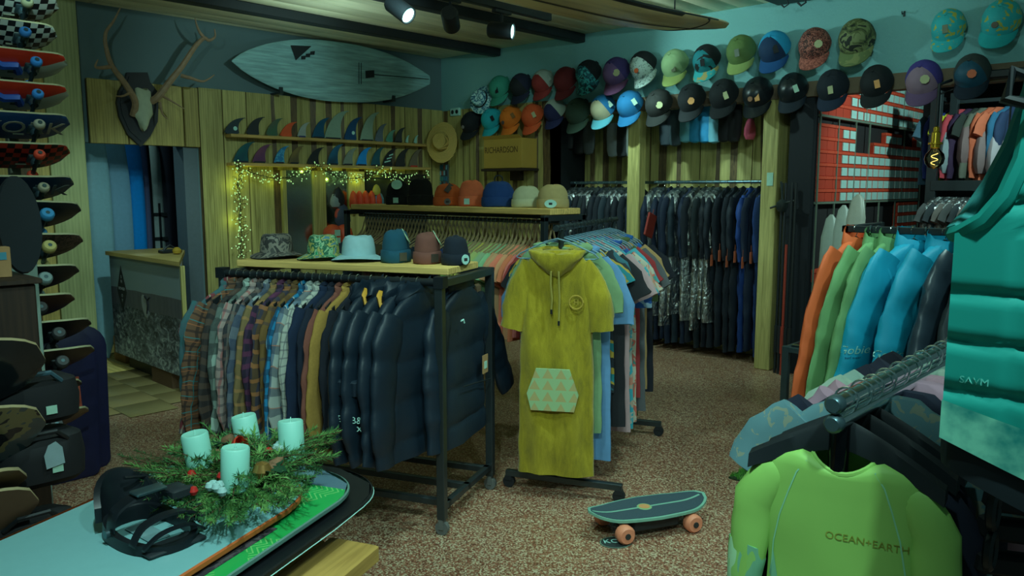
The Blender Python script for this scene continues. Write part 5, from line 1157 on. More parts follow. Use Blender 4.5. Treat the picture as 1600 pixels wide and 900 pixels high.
# ================================================================ boards, binding and wreath on the wooden table
D3 = R(23); DX = Vector((math.cos(D3),math.sin(D3),0)); NX = Vector((-math.sin(D3),math.cos(D3),0))
o = thing('display_table', 'pale wooden table under the stacked wakeboards', 'table', (0,0,0), D3)
wd_ = wood((118,116,58),(92,88,40),'X'); k = 0; y = 1.0
while y < 1.78: MB().bbox(.2,y,.735, 1.69-.02*(k % 2),y+.148,.78,.004).build('plank', wd_, o); y += .152; k += 1
for x in (.3,1.58):
    for y in (1.06,1.68): MB().bbox(x-.035,y-.035,0,x+.035,y+.035,.735,.004).build('leg', wd_, o)
for x in (.5,1.3): MB().bbox(x-.04,1.14,.78,x+.04,1.7,.842,.004).build('riser', wd_, o)
def wake(label, x1, y0, y1, z, th, mats, tipk=2.6, group=None):
    """board lying along local X, rounded tip at x1"""
    o = thing('wakeboard', label, 'board', (0,0,0), D3, 'boards stacked on the wooden table'); c, hw = (y0+y1)/2, (y1-y0)/2; x0 = .15
    pts = []
    for k in range(25):
        a = -math.pi/2+math.pi*k/24; pts.append((x1-hw*.62+hw*.62*math.copysign(abs(math.cos(a))**.75,math.cos(a)), c+hw*math.copysign(abs(math.sin(a))**.75, math.sin(a))))
    pts += [(x0,y1),(x0,y0)]; mb = MB(); rk = lambda u: z+.03*max(0,(u-(x1-.3))/.3)**2
    n = len(pts); ce = (x1-.5, c)
    sh = lambda s: [(ce[0]+(u-ce[0])*(1-s), ce[1]+(v-ce[1])*(1-s*1.6)) for u,v in pts]
    r0 = [(u,v,rk(u)) for u,v in sh(.012)]; r1 = [(u,v,rk(u)+th*.25) for u,v in pts]; r2 = [(u,v,rk(u)+th*.8) for u,v in pts]; r3 = [(u,v,rk(u)+th) for u,v in sh(.01)]
    mb.loft([r0,r1,r2], True, False, 1); mb.loft([r2,r3], False, False, 1)
    # top as strips so that the tip can curve
    xs = [x0+(x1-x0)*k/30 for k in range(31)]
    half = sh(.01)[:25]
    def yr(xx):
        lo = hi = None
        best = [v for u,v in half if u >= xx-1e-6]
        for (u1,v1),(u2,v2) in zip(half, half[1:]):
            if (u1-xx)*(u2-xx) <= 0 and abs(u1-u2) > 1e-9:
                v = v1+(v2-v1)*(xx-u1)/(u2-u1)
                if v < c: lo = v if lo is None else min(lo,v)
                else: hi = v if hi is None else max(hi,v)
        return (lo if lo is not None else (y0+.004), hi if hi is not None else (y1-.004))
    m = max(u for u,v in half); xs = [x for x in xs if x < m-.004]+[m-.004, m-.0005]
    mb.grid(lambda a,b: (lambda xx: (lambda q: (xx, q[0]+(q[1]-q[0])*b, rk(xx)+th))(yr(xx) if xx > min(u for u,v in half) else (y0+.004,y1-.004)))(xs[int(round(a*(len(xs)-1)))]), len(xs)-1, 6, 0)
    mb.build('deck', mats, o, ang=35); return o
ob_ = wake('big black wakeboard with thin white edge line, lowest of the stack', 1.9, 1.075, 1.6, .842, .016, (M((5,10,12),.45),M((5,10,12),.45)))
gm = NT('green_graphic', .3); sx = gm.n('ShaderNodeSeparateXYZ'); gm.l(gm.coord(), sx.inputs[0]); zz = gm.math('ADD', gm.math('MULTIPLY', sx.outputs[1], 60), gm.math('MULTIPLY', gm.math('PINGPONG', gm.math('MULTIPLY', sx.outputs[0], 40), 1.0), 1.6))
wv = gm.math('LESS_THAN', gm.math('FRACT', zz), .3); zone = gm.math('MULTIPLY', wv, gm.math('GREATER_THAN', gm.noise(gm.coord(), 6, 1), .5))
gm.col(gm.mix(gm.math('LESS_THAN', sx.outputs[0], 1.74), K((44,76,84)), gm.mix(zone, K((14,112,52)), K((60,132,70)))))
wake('bright green zigzag patterned wakeboard in the middle of the stack', 1.825, 1.115, 1.55, .862, .016, (gm.m, M((50,90,80),.4)))
dd = MB().box(.2,1.17,.8785,1.5,1.22,.8795).build('dark_pattern_band', printed([(16,22,24),(40,46,46),(22,26,30)],30), bpy.data.objects['wakeboard.001'])
wk = wake('white wakeboard with an orange edge, topmost of the stack', 1.72, 1.18, 1.70, .881, .018, (M((68,122,120),.25,0,.04), M((104,62,26),.5)))
hw_ = .2625; P_ = [(.16,1.0742,.848),(1.6,1.0742,.848)]+[(1.9-hw_*.62+(hw_*.62+.001)*abs(math.cos(a_))**.75, 1.3375-(hw_+.0008)*abs(math.sin(a_))**.75, .848+.03*max(0,(1.9-hw_*.62+hw_*.62*abs(math.cos(a_))**.75-1.6)/.3)**2) for a_ in [math.pi/2*(1-k/14) for k in range(15)]]
sc = [('line', MB().tube(P_, .0015, 4))]
sc[0][1].build('white_edge_line', WHITE, bpy.data.objects['wakeboard'])
# binding
he, to = atz(190,812,.9), atz(285,862,.9); ax_ = (to-he).normalized(); ay_ = Vector((-ax_.y,ax_.x,0)); ctr = (he+to)/2
o = thing('wakeboard_binding', 'black strap binding lying open on the white wakeboard', 'binding', (ctr.x,ctr.y,.9), math.atan2(ax_.y,ax_.x)); o.scale = (.74,.8,.7)
PLB = M((6,13,16),.35); RUB = M((14,24,26),.55)
mb = MB(); rings = []
N = 40
for k in range(N+1):
    a = 2*math.pi*k/N; x, y = .165*math.copysign(abs(math.cos(a))**.8, math.cos(a)), .095*math.copysign(abs(math.sin(a))**.8, math.sin(a)); h = .022+.028*max(0,-math.cos(a)) + .012*abs(math.sin(a)); w = .012
    nx, ny = math.cos(a), math.sin(a)
    rings.append([(x+nx*w,y+ny*w,.002),(x-nx*w*1.5,y-ny*w*1.5,.002),(x-nx*w,y-ny*w,h),(x+nx*w*.6,y+ny*w*.6,h)])
mb.loft(rings, False, False); mb.build('base_frame', PLB, o)
MB().bbox(.09,-.085,.002,.17,.085,.014,.004).build('toe_pad', RUB, o); MB().bbox(-.1,-.03,.001,.06,.03,.006,.002).build('centre_disc', M((60,100,100),.2), o)
mb = MB(); rings = []   # highback
for k in range(13):
    u = k/12; a = R(110)+R(140)*u; rr = .1
    base = Vector((-.09+.085*math.cos(a), .1*math.sin(a), .045)); hgt = .05+.085*math.sin(u*math.pi)**.8
    tp_ = base+Vector((-.035*math.sin(u*math.pi), 0, hgt)); nn = Vector((math.cos(a),math.sin(a),0))*.009
    rings.append([base+nn, base-nn, tp_-nn, tp_+nn])
mb.loft([[tuple(q) for q in r] for r in rings], True, True); mb.build('highback', PLB, o)
def strap(pts, w, nm, m):
    P = [Vector(p) for p in pts]; Q = []
    for i in range(len(P)-1):
        p0,p1,p2,p3 = P[max(0,i-1)],P[i],P[i+1],P[min(len(P)-1,i+2)]
        for k in range(6): u = k/6; Q.append(.5*((2*p1)+(p2-p0)*u+(2*p0-5*p1+4*p2-p3)*u*u+(3*p1-p0-3*p2+p3)*u**3))
    Q.append(P[-1]); mb = MB(); rings = []
    for i, q in enumerate(Q):
        rings.append([(q.x-w,q.y,q.z),(q.x+w,q.y,q.z),(q.x+w*.9,q.y,q.z+.008),(q.x-w*.9,q.y,q.z+.008)])
    mb.loft(rings, True, True); return mb.build(nm, m, o, ang=50)
strap([(-.03,-.1,.04),(-.03,-.085,.1),(-.02,-.03,.135),(-.02,.03,.14),(-.02,.08,.11)], .028, 'ankle_strap', PLB)
strap([(.1,-.1,.03),(.11,-.07,.085),(.12,0,.105),(.12,.07,.085),(.11,.1,.03)], .018, 'toe_strap', PLB); strap([(.145,-.09,.025),(.155,-.05,.06),(.16,0,.07),(.155,.05,.06),(.145,.09,.025)], .009, 'toe_strap', PLB)
MB().bbox(-.05,.06,.1,.03,.12,.135,.006).cyl((-.01,.12,.11),(-.01,.14,.11),.014,n=10).build('buckle', RUB, o); MB().bbox(-.035,-.04,.147,.02,.05,.158,.003).build('ladder_cover', STEEL, o)
MB().bbox(.085,.075,.05,.125,.115,.07,.004).build('buckle', RUB, o); MB().tube([(-.12,.09,.06),(-.16,.07,.14),(-.15,.0,.16)], .006, 6).build('cable', PLB, o)
for s in (-1,1): MB().cyl((-.03,s*.106,.04),(-.03,s*.116,.04),.014,n=10).build('bolt', STEEL, o)
# wreath
wc = DX*1.66+NX*1.41; WC = Vector((wc.x,wc.y,.93))
tag(MB().lathe([(.0,.0),(.12,.0),(.19,.012),(.195,.016),(.12,.006),(0,.006)], 30, caps=False).build('plate', M((60,100,104),.2), loc=(wc.x,wc.y,.901)), 'shallow grey plate under the fir wreath on the white wakeboard', 'plate')
o = thing('fir_wreath', 'fir twig wreath with berries and gold bauble lying on the plate', 'wreath', WC)
rnd = random.Random(5); tw = []
for v in range(4):
    mb = MB(); L = .085+.012*v; mb.tube([(0,0,0),(L*.5,0,.004),(L,0,.0)], [.002,.0015,.0008], 4, 1)
    for k in range(52):
        u = .04+.94*k/52; a = rnd.uniform(0,6.28); ln_ = .021*(1-.45*u**3)*rnd.uniform(.8,1.15); d = Vector((.55, math.cos(a)*.9, math.sin(a)*.75)).normalized()*ln_; b = Vector((u*L,0,.003)); w = Vector((0,-math.sin(a),math.cos(a)))*.0014
        mb.add([b-w, b+w, b+d], [(0,1,2)])
    tw.append(mb.mesh('fir_twig', False))
FIR = [M((30,74,38),.7,0,.25,60),M((42,92,44),.7,0,.25,60),M((58,108,52),.7,0,.2,60)]; WOODT = M((40,36,20),.9)
for k in range(230):
    a = 2*math.pi*k/230*7.03; r = rnd.uniform(.06,.175); out = rnd.random() < .75
    th_ = a+rnd.uniform(-.8,.8)+(.0 if out else 2.4); z = rnd.uniform(-.005,.045)+(.165-r)*.2
    c = ob('fir_twig', tw[k % 4], [FIR[k % 3], WOODT], o, (r*math.cos(a)*1.1, r*math.sin(a), z), (rnd.uniform(-.6,.6), rnd.uniform(-.45,.2), th_)); s = rnd.uniform(.85,1.35); c.scale = (s,s,s)
for (px, py, l) in ((516,690,1),(300,748,1),(330,815,1),(480,700,1),(505,705,1),(345,820,1),(420,800,1),(275,760,1),(360,825,0),(310,795,0),(285,775,0),(390,812,0),(450,785,0),(300,760,0)):   # long twigs reaching out
    p = atz(px,py,.94)-WC; a = math.atan2(p.y,p.x); 
    for q in range(6):
        c = ob('fir_twig', tw[(q+px) % 4], [FIR[(q+1) % 3], WOODT], o, (p.x-.085*math.cos(a)+rnd.uniform(-.02,.02), p.y-.085*math.sin(a)+rnd.uniform(-.02,.02), .01+rnd.uniform(0,.02)), (rnd.uniform(-.5,.5), -.1, a+rnd.uniform(-.4,.4))); c.scale = (1.15,)*3
MB().tube([(.11*math.cos(a),.11*math.sin(a),-.005) for a in [2*math.pi*k/24 for k in range(24)]], .03, 8, closed=True).build('wreath_ring', M((22,40,18),.9), o)
ball = MB(); ball.lathe([(.0,-.012),(.008,-.009),(.012,0),(.008,.009),(0,.012)], 10, caps=False); BALL = ball.mesh('berry')
for px, py in ((299,741),(302,767),(346,744),(365,712),(420,705)): ob('berry', BALL, M((100,24,20),.3), o, atz(px,py,.98)-WC)
for px, py in ((328,760),(333,757),(338,762),(343,758),(347,768),(432,699),(436,695),(438,702)): ob('white_berry', BALL, M((84,130,124),.5), o, atz(px,py,.985)-WC)
bb = ob('gold_bauble', BALL, M((84,80,40),.25,.6), o, atz(410,735,.985)-WC); bb.scale = (2.1,)*3
cone = MB(); cone.lathe([(.0,-.03),(.016,-.02),(.02,0),(.012,.02),(0,.03)], 10, caps=False); CN = cone.mesh('pine_cone')
for px, py in ((338,712),(430,728),(356,690)): ob('pine_cone', CN, M((66,60,40),.8,0,.5,160), o, atz(px,py,.985)-WC, (rnd.random(),rnd.random(),0))
ob('red_pot', MB().lathe([(.014,-.02),(.024,.02),(.02,.02),(.012,-.015)], 12).mesh('red_pot'), M((120,40,20),.6), o, atz(371,696,.985)-WC, (R(60),R(20),0))
lf = MB().prism([(0,0),(.02,.012),(.045,0),(.02,-.012)],0,.0015,lambda u,v,tt:(u,v,tt)).mesh('leaf')
for k in range(12):
    px, py = ((350,698),(440,735))[k % 2]; p = atz(px+rnd.uniform(-10,10),py+rnd.uniform(-6,6),.99)-WC; ob('leaf', lf, M((8,40,24),.35), o, p, (rnd.uniform(-.6,.6),rnd.uniform(-.6,.3),rnd.uniform(0,6)))
for (px, py, l, tx) in ((315,737,'white pillar candle at the left of the wreath',(-.12,-.1)),(391,706,'white pillar candle at the back of the wreath',(-.1,-.22)),(457,717,'white pillar candle at the right of the wreath',(.05,-.2)),(367,764,'white pillar candle at the front of the wreath',(.06,.02))):
    p = atz(px,py,.945); cd_ = thing('pillar_candle', l, 'candle', p, 0, 'candles of the fir wreath', rot=(tx[1]*.6, tx[0]*.9, 0))
    MB().lathe([(.0,0),(.034,.0),(.035,.003),(.035,.105),(.032,.109),(.012,.106),(0,.105)], 24, caps=False).build('wax', M((82,150,134),.5,0,.03), cd_); MB().cyl((0,0,.105),(.002,0,.118),.0014,n=5).build('wick', WHITE, cd_)
# ================================================================ surfskate on the floor
p1, p2 = atz(919,806,.115), atz(1100,777,.115); an = math.atan2((p2-p1).y,(p2-p1).x); L_ = (p2-p1).length/2; mid = (p1+p2)/2
o = thing('surf_skateboard', 'grey surf skateboard with pale green rim and peach wheels on the terrazzo floor', 'skateboard', (mid.x,mid.y,0), an)
def outl(s=1.0):
    T = []
    for k in range(41):
        u = 1-2*k/40; a = abs(u); w = .135*((1-a**4.2)**.55*(1-.12*a) if u > 0 else (1-a**3.2)**.5*(1-.2*a)); T.append((u*L_, w))
    P = T+[(x,-w) for x, w in reversed(T[1:-1])]; return [(x*(1-(1-s)*.45), y*s) for x, y in P]
def rk2(x): return .03*max(0,(abs(x)/L_-.55)/.45)**2
def layer(s, z0, z1, nm, m):
    P = outl(s); mb = MB(); h = len(P)//2
    top = [(x,y,z1+rk2(x)) for x,y in P]; bot = [(x,y,z0+rk2(x)) for x,y in P]; mb.loft([bot, top], False, False); n = len(P)
    for rr, fl in ((top,0),(bot,1)):
        fs = [((i,i+1,n-i-1,n-i) if i else (0,1,n-1)) for i in range(0,h)]
        mb.add(rr, [tuple(reversed(f)) if fl else f for f in fs])
    return mb.build(nm, m, o, ang=35)
rim = M((64,116,98),.5)
layer(1.0,.1,.113,'deck',rim); layer(.9,.1131,.1155,'grip_sheet',M((26,48,52),.9,0,.15,120))
MB().grid(lambda a,b: (-L_*.93+L_*1.84*a, (b-.5)*.014, .1162+rk2(-L_*.93+L_*1.84*a)), 24, 1).build('centre_stripe', rim, o)
MB().lathe([(0,.0022),(.036,.002),(.038,0)],24,(-.02,0,.1158),caps=False).build('round_logo', M((72,118,80),.6), o); MB().lathe([(0,.001),(.028,.0006)],20,(-.02,0,.1182),caps=False).build('logo_centre', M((110,98,58),.6), o)
PCH = M((126,92,66),.5)
for s in (-1,1):
    MB().bbox(-.04,-.035,-.02,.04,.035,0,.004).cyl((0,-.1,-.04),(0,.1,-.04),.01,n=8).lathe([(.02,-.05),(.026,-.02)],10).build('truck', IRON, o, (s*.19,0,.1))
    for q in (-1,1):
        w = ob('wheel', wheel_mesh(.046,.06), PCH, o, (s*.19,q*.115,.047), (R(90),0,0)); ob('bearing', HUB, IRON, w, (0,0,-.028*q)); w.children[0].scale = (1.5,1.5,1.5)
MB().bbox(-.13,-.09,-.07,.13,-.02,-.0,.01).build('side_plate', M((14,22,22),.6), o, (0,0,.1))
p = atz(962,848,.0); o = thing('floor_sticker', 'black oval floor sticker with white letters under the surf skateboard', 'sticker', (p.x,p.y,.0005), R(-40))
MB().lathe([(0,.0018),(.062,.0018),(.063,0)],26,caps=False,sx=1.25).build('disc', M((20,34,32),.6), o); MB().lathe([(.058,.0022),(.0625,.0022)],26,caps=False,sx=1.25).build('ring', M((56,90,72),.6), o)
text('KOA', .055, WHITE, o, FR((0,.012,.0022),(1,0,0),(0,1,0))); 
# green turf mat
rnd = random.Random(6); o = thing('turf_mat', 'green artificial turf mat on the floor beside the steel table', 'mat', (0,0,0))
MB().bbox(4.1,1.1,.001,4.95,2.13,.012,.002).build('backing', M((16,34,14),.9), o)
mb = MB()
for k in range(9000):
    x, y = rnd.uniform(4.1,4.95), rnd.uniform(1.1,2.13); a = rnd.uniform(0,6.28); h = rnd.uniform(.025,.04); w = .003
    mb.add([(x-w*math.cos(a),y-w*math.sin(a),.01),(x+w*math.cos(a),y+w*math.sin(a),.01),(x+rnd.uniform(-.015,.015),y+rnd.uniform(-.015,.015),.01+h)], [(0,1,2)])
g = mb.build('turf', M((38,98,28),.8,0,.3,30), o, smooth=False); g['kind'] = 'stuff'
# steel table frame
o = thing('steel_table', 'brushed steel table frame with a dark glass top behind the orange jacket', 'table', (4.73,1.1,0))
for x in (0,.8):
    for y in (0,.99): sqbar(MB(), (x,y,.02), (x,y,.69), .042).build('leg', STEEL, o)
for z in (.69,.27):
    for a, b in (((0,0,z),(.8,0,z)),((0,.99,z),(.8,.99,z)),((0,0,z),(0,.99,z)),((.8,0,z),(.8,.99,z))): sqbar(MB(), a, b, .036).build('frame_bar', STEEL, o)
MB().bbox(.02,.02,.708,.78,.97,.718,.002).build('glass_top', M((10,26,28),.1), o)
# ================================================================ jacket rail
JX = 4.2; o = thing('jacket_rail', 'dark steel rail with hooks carrying the orange green and blue jackets', 'garment rail', (JX,.5,0))
sqbar(MB(), (0,-.3,1.49), (0,1.06,1.49), .035).build('hanging_bar', IRON, o)
for y in (-.3,): sqbar(MB(), (0,y,.02), (0,y,1.49), .04).build('post', IRON, o)
sqbar(MB(), (.5,1.06,.02), (.5,1.06,1.49), .04).build('post', IRON, o); sqbar(MB(), (0,1.06,1.49), (.5,1.06,1.49), .035).build('cross_bar', IRON, o)
for k in range(6): MB().tube([(0,.93-k*.13,1.51),(-.025,.93-k*.13,1.512),(-.03,.93-k*.13,1.48),(-.02,.93-k*.13,1.46)], .005, 5).build('hook', CHROME, o)
J = [('orange lightweight jacket, first on the jacket rail',M((122,66,30),.7,0,.12,8),1.56),('pale green jacket, nearest to the orange jacket',M((56,106,64),.7,0,.12,8),1.45),('pale green jacket, between its twin and the blue jackets',M((52,100,60),.7,0,.12,8),1.38),
 ('bright blue hooded jacket with white chest script, left of the two blue jackets',M((4,100,118),.55,0,.12,8),1.28),('bright blue hooded jacket with white script, right of the two blue jackets',M((4,98,116),.55,0,.12,8),1.14),
 ('glossy charcoal jacket with a round white badge on the jacket rail',M((18,34,40),.35),1.02),('dark grey rain jacket beside the teal vest',M((22,36,38),.5),.93),('black rain jacket behind the teal vest',M((12,22,26),.5),.84)]
for i, (l, m, y) in enumerate(J):
    y -= .05; p = (JX, y, 1.509); rz = [-.2,-.3,-.26,-.42,-.38,-.3,-.25,-.2][i]
    hanger('black', 'black hanger, %s from the far end of the jacket rail' % nth(i), p, rz, 'hangers on the jacket rail')
    g = garment('jacket', i % 3, m, p, rz, l, 'jacket', 'jackets on the jacket rail', 'rain_jacket', 0, 1.08, .75 if i < 3 else 1.1)
    if i in (3,4): [stick(q, kid(g,'sleeve')[0], (.77,.64,0), .002) for q in (text('Gobie', .055, M((90,150,136),.6), g, FR((-.42,-.06,-.58),(.64,-.77,0),(0,0,1)), 'script', shear=.25), text('surf wear', .018, M((10,40,60),.6), g, FR((-.42,-.06,-.615),(.64,-.77,0),(0,0,1)), 'script_line'))]
    if i == 5: stick(MB().prism([(.03*math.cos(a),.03*math.sin(a)) for a in [2*math.pi*q/16 for q in range(16)]],0,.0005,lambda u,v,tt: (-.42+.64*u,-.06-.77*u,-.56+v)).build('round_badge', WHITE, g), kid(g,'sleeve')[0], (.77,.64,0), .002)
# narrow paddles / plastic sleeves left of the jackets
for k, (px, py, w, h, c, l) in enumerate(((1293,395,.05,.3,(74,100,90),'narrow clear plastic sleeve standing left of the orange jacket'),(1312,385,.05,.32,(78,104,94),'second narrow plastic sleeve standing behind the orange jacket'),(1335,365,.055,.3,(82,104,92),'tall pale paddle blade before the shoeboxes'))):
    p = atx(px,py,5.2); mb = MB(); mb.loft([[(d*math.sin(a),ww*math.cos(a),z) for a in [2*math.pi*q/12 for q in range(12)]] for ww,d,z in ((w*.5,.006,-h),(w,.012,-h*.5),(w*1.1,.012,.1),(w*.7,.01,h*.75),(w*.2,.004,h*.85))], True, True)
    tag(mb.build('paddle', M(c,.3), loc=p, rot=(0,R(8),0)), l, 'paddle')
tag(MB().cyl((0,0,0),(0,0,.72),.014,n=8).bbox(-.03,-.09,.2,.03,.09,.23,.003).build('wooden_stand', M((96,96,54),.7), loc=(5.2,1.92,.7)), 'slim wooden stand with a small ledge left of the orange jacket', 'stand')
# ================================================================ near rail with rash shirts
LY, LZ = .5, 1.342
o = thing('clothes_rail', 'chrome double-tube clothes rail with rash shirts at the near right', 'clothes rail', (1.36,LY,0))
for z in (0,-.034):
    MB().cyl((-.03,0,LZ-.012+z),(1.7,0,LZ-.012+z),.0155,n=16).build('hanging_tube', CHROME, o); MB().lathe([(.0,0),(.012,0),(.017,.006),(.017,.02)],16,caps=False).build('end_cap', STEEL, o, (-.034,0,LZ-.012+z), (0,R(90),0))
MB().cyl((.02,.005,.02),(.02,.005,LZ-.06),.0145,n=16).cyl((.02,.005,.9),(.02,.005,LZ-.05),.0175,n=16).build('post', M((14,22,24),.15,.9,0), o); MB().cyl((1.66,0,.02),(1.66,0,LZ-.05),.015,n=12).build('post', CHROME, o)
for x in (.02,1.66): sqbar(MB(), (x,-.3,.03), (x,.3,.03), .035).build('foot', IRON, o)
LIME = M((72,124,56),.6,0,.06,6); leaf_p = printed([(72,124,56),(56,112,84),(70,124,60),(84,136,100)], 9, stretch=(1,1,.35))
tipm = M((70,130,98),.6)
NAVY = M((6,14,26),.85)
LS = [('rash',{'*':LIME},'lime green long-sleeved rash shirt at the front of the near rail',1.0,.0),('rash',NAVY,'navy rash shirt just behind the lime one',1.12,.075),('rash',M((7,13,24),.8),'second navy rash shirt with white neck edge',.95,.13),
 ('tee',printed([(44,82,84),(44,82,84),(66,90,76)],30),'grey shirt with tiny boat print on the near rail',.95,.2),('tee',NAVY,'navy short-sleeved shirt on the near rail',1.0,.28),('long',M((86,84,92),.85),'pale pink shirt on the near rail, nearer of two',.95,.36),('long',M((90,86,92),.85),'pale pink shirt on the near rail, farther of two',.95,.43),
 ('tee',M((84,120,104),.85),'off-white shirt behind the pink ones on the near rail',.95,.51),('tee',M((78,116,104),.85),'second off-white shirt behind the pink ones',.95,.58),('tee',M((12,20,30),.85),'dark shirt farther along the near rail',.95,.67),('tee',M((20,30,40),.85),'charcoal shirt toward the far end of the near rail',.95,.77),('tee',M((10,18,26),.85),'dark navy shirt at the far end of the near rail',.95,.87)]
for i, (k, m, l, sc_, dx) in enumerate(LS):
    p = (1.39+dx, LY, LZ+.006); rz = R(-90)+[.14,.1,.1,.08,.02,.1,.0,.08,.0,.1,.05,.0][i]
    hanger('black', 'wide black hanger with chrome hook, %s from the near end of the near rail' % nth(i), p, rz, 'hangers on the near rail')
    g = garment(k, i % 4, m, (p[0],p[1],p[2]-(.03 if k == 'rash' else -.022)), rz, l, 'shirt', 'shirts on the near rail', 'rash_shirt', 0, sc_*(.82 if k == 'rash' else .9), .85)
    if i == 0:
        g2 = []
        for q in range(28):
            a = 2*math.pi*q/28; x = .064*math.cos(a); f = math.sin(a) < .3
            g2.append((x, .037*math.sin(a)-.002*(not f)*0, -.1-(.047*(1-(x/.08)**2) if f else 0)))
        MB().tube(g2, .006, 6, closed=True).build('neckband', LIME, g, None, None).scale = (.82,.66,.82)
        for s in (-1,1):
            MB().tube([(s*.07,-.041,-.13),(s*.09,-.043,-.16),(s*.107,-.0425,-.21),(s*.125,-.04,-.27),(s*.138,-.034,-.34),(s*.142,-.031,-.45),(s*.142,-.031,-.65)], .0016, 4).build('seam', tipm, g).scale = (.82,.66,.82)
            c = ob('printed_cuff', sleeve_mesh([(s*.2,-.0085,-.36),(s*.2055,-.0125,-.45),(s*.21,-.02,-.74)], [.0465,.0425,.033], 3.3+s, .66, .03, 16, name='printed_cuff'), leaf_p, g); c.scale = (.82,.66,.82)
            MB().prism([(s*.11,-.5),(s*.138,-.36),(s*.146,-.42),(s*.146,-.7),(s*.12,-.7)],0,.002,lambda u,v,tt: (u,-.041-tt+abs(u)*.05,v)).build('side_panel', leaf_p, g).scale = (.82,.66,.82)
        for q in kid(g,'seam')+kid(g,'side_panel'): stick(q, kid(g,'body')[0])
        tx_ = text('OCEAN+EARTH', .019, M((88,112,44),.6), g, FR((.05,-.0285,-.235),(1,0,0),(0,0,1)), 'chest_lettering'); stick(tx_, kid(g,'body')[0])
# ================================================================ teal vest hanging close at the right
vc = Vector((1.40,.10,1.45)); VD = 1.15
o = thing('impact_vest', 'teal quilted impact vest hanging close at the right edge', 'vest', vc); VA = R(-76); VS = 1.22
vc = EYE+ray(1496,366)/FPX*1.16-Matrix.Rotation(VA, 3, 'Z') @ (Vector((-.192,0,.032))*VS); o.location = vc; o.rotation_euler = (0,0,VA); o.scale = (VS,VS,VS)
TEAL = M((4,108,96),.7,0,.05,6); TEALD = M((20,90,86),.8)
def edge(z):   # half width of the front panel at height z
    if z > .02: return None
    return .2+.012*math.sin((z+.5)*3)
mb = MB(); bands = [-.16,-.075,.02]   # quilt lines
def vp(u, v):
    z = -.215+v*.365                      # hem -> shoulder, hem dips to the middle
    z -= .07*(1-abs(2*u-1))*(1-v)**3
    if z < .035: w = .195
    else: w = .195-.068*min(1,(z-.035)/.085)**.45
    x = (2*u-1)*w
    q = 1.0
    for b in (-.155,-.095,-.036,.07): q = min(q, abs(z-b)/.012)
    q = min(q, abs(abs(x)-.124)/.006) if abs(x) < .2 else q
    bul = .012*min(1,q)**.5
    return (x, -.045*math.cos(max(-1.5,min(1.5,x/.2*1.25)))-bul, z)
mb.grid(vp, 40, 60); f_ = mb.build('front_panel', TEAL, o, ang=80)
mb = MB(); mb.grid(lambda u,v: (lambda p: (p[0]*.97, .05*math.cos(max(-1.5,min(1.5,p[0]/.2*1.25))), p[2]))(vp(1-u,v)), 24, 30); mb.build('back_panel', TEALD, o)
# arm openings with bound edge
for s in (-1,1):
    P = [(s*.194,-.0,.032),(s*.186,-.02,.036),(s*.165,-.034,.052),(s*.146,-.04,.08),(s*.133,-.042,.12),(s*.128,-.04,.16),(s*.124,-.03,.2),(s*.12,.0,.235)]
    MB().tube(P, .011, 8).build('arm_binding', TEAL, o); Q = [(s*.194,.0,.032),(s*.18,.036,.05),(s*.158,.046,.09),(s*.138,.042,.14),(s*.124,.02,.2),(s*.12,.0,.235)]
    MB().tube(Q, .013, 8).build('back_arm_binding', TEALD, o)
    MB().loft([[(s*.06,-.05,.14),(s*.128,-.046,.14),(s*.128,-.03,.14),(s*.06,-.03,.14)],[(s*.065,-.03,.21),(s*.122,-.03,.21),(s*.122,-.014,.21),(s*.065,-.014,.21)],[(s*.07,.01,.235),(s*.118,.01,.235),(s*.118,.02,.22),(s*.07,.02,.22)],[(s*.065,.045,.15),(s*.125,.045,.15),(s*.125,.035,.15),(s*.065,.035,.15)]]).build('shoulder_strap', M((14,40,44),.8), o)
    MB().tube([(s*.118,-.045,.2),(s*.15,-.055,.215),(s*.156,-.06,.185),(s*.125,-.06,.176),(s*.1,-.05,.176)], .007, 8).build('strap_loop', BLACK, o)
t = NT('watercolour', .7); t.col(t.ramp(t.noise(t.coord(), 22, 4), [(.35,K((8,96,88))),(.6,K((70,150,126)))])); 
mb = MB(); mb.grid(lambda u,v: (lambda p: (p[0]*1.006,p[1]-.0025,p[2]))(vp(u, v*.13)), 30, 8); mb.build('watercolour_band', t.m, o)
mb = MB(); n = 36; rings = []
for z, k in ((-.2,.95),(-.21,.97),(-.24,.97),(-.255,.96),(-.257,.9)):
    rings.append([(.2*k*math.cos(a), (.055 if math.sin(a) < 0 else .035)*k*math.sin(a), z-.07*(1-abs(math.cos(a)))*(math.sin(a) < .2)) for a in [2*math.pi*q/n for q in range(n)]])
mb.loft(rings, False, True); mb.build('hem_band', M((6,18,22),.8), o)
tx_ = text('SAVM', .0125, M((58,160,140),.6), o, FR((-.164,-.0361,-.14),(1,-.22,0),(0,0,1)), 'chest_lettering'); stick(tx_, f_)
o2 = tag(MB().tube([(0,0,.3),(0,0,.4),(.0,0,1.75)], .004, 6).tube([(-.09,0,.28),(-.02,0,.31),(.02,0,.31),(.09,0,.28)], .009, 6).build('vest_hanger', BLACK, loc=vc, rot=(0,0,VA)), 'black bar on a ceiling cord from which the teal vest hangs', 'hanger'); o2.scale = (VS,VS,1)
o = thing('harness', 'black harness belts with buckles hanging low at the right edge', 'harness', atz(1596,830,1.12))
hz_ = o.location
for k, z in enumerate((.05,0,-.06)): MB().bbox(-.07,-.02,z-.018,.09,.02,z+.018,.006).build('belt', M((5,10,12),.7), o, (0,0,0), (0,R(8),R(-46)))
for z in (.05,-.02): MB().tube([(-.07+.022*math.cos(a),.03+.0,z+.03*math.sin(a)) for a in [2*math.pi*q/12 for q in range(12)]], .008, 6, closed=True).build('buckle', BLACK, o)
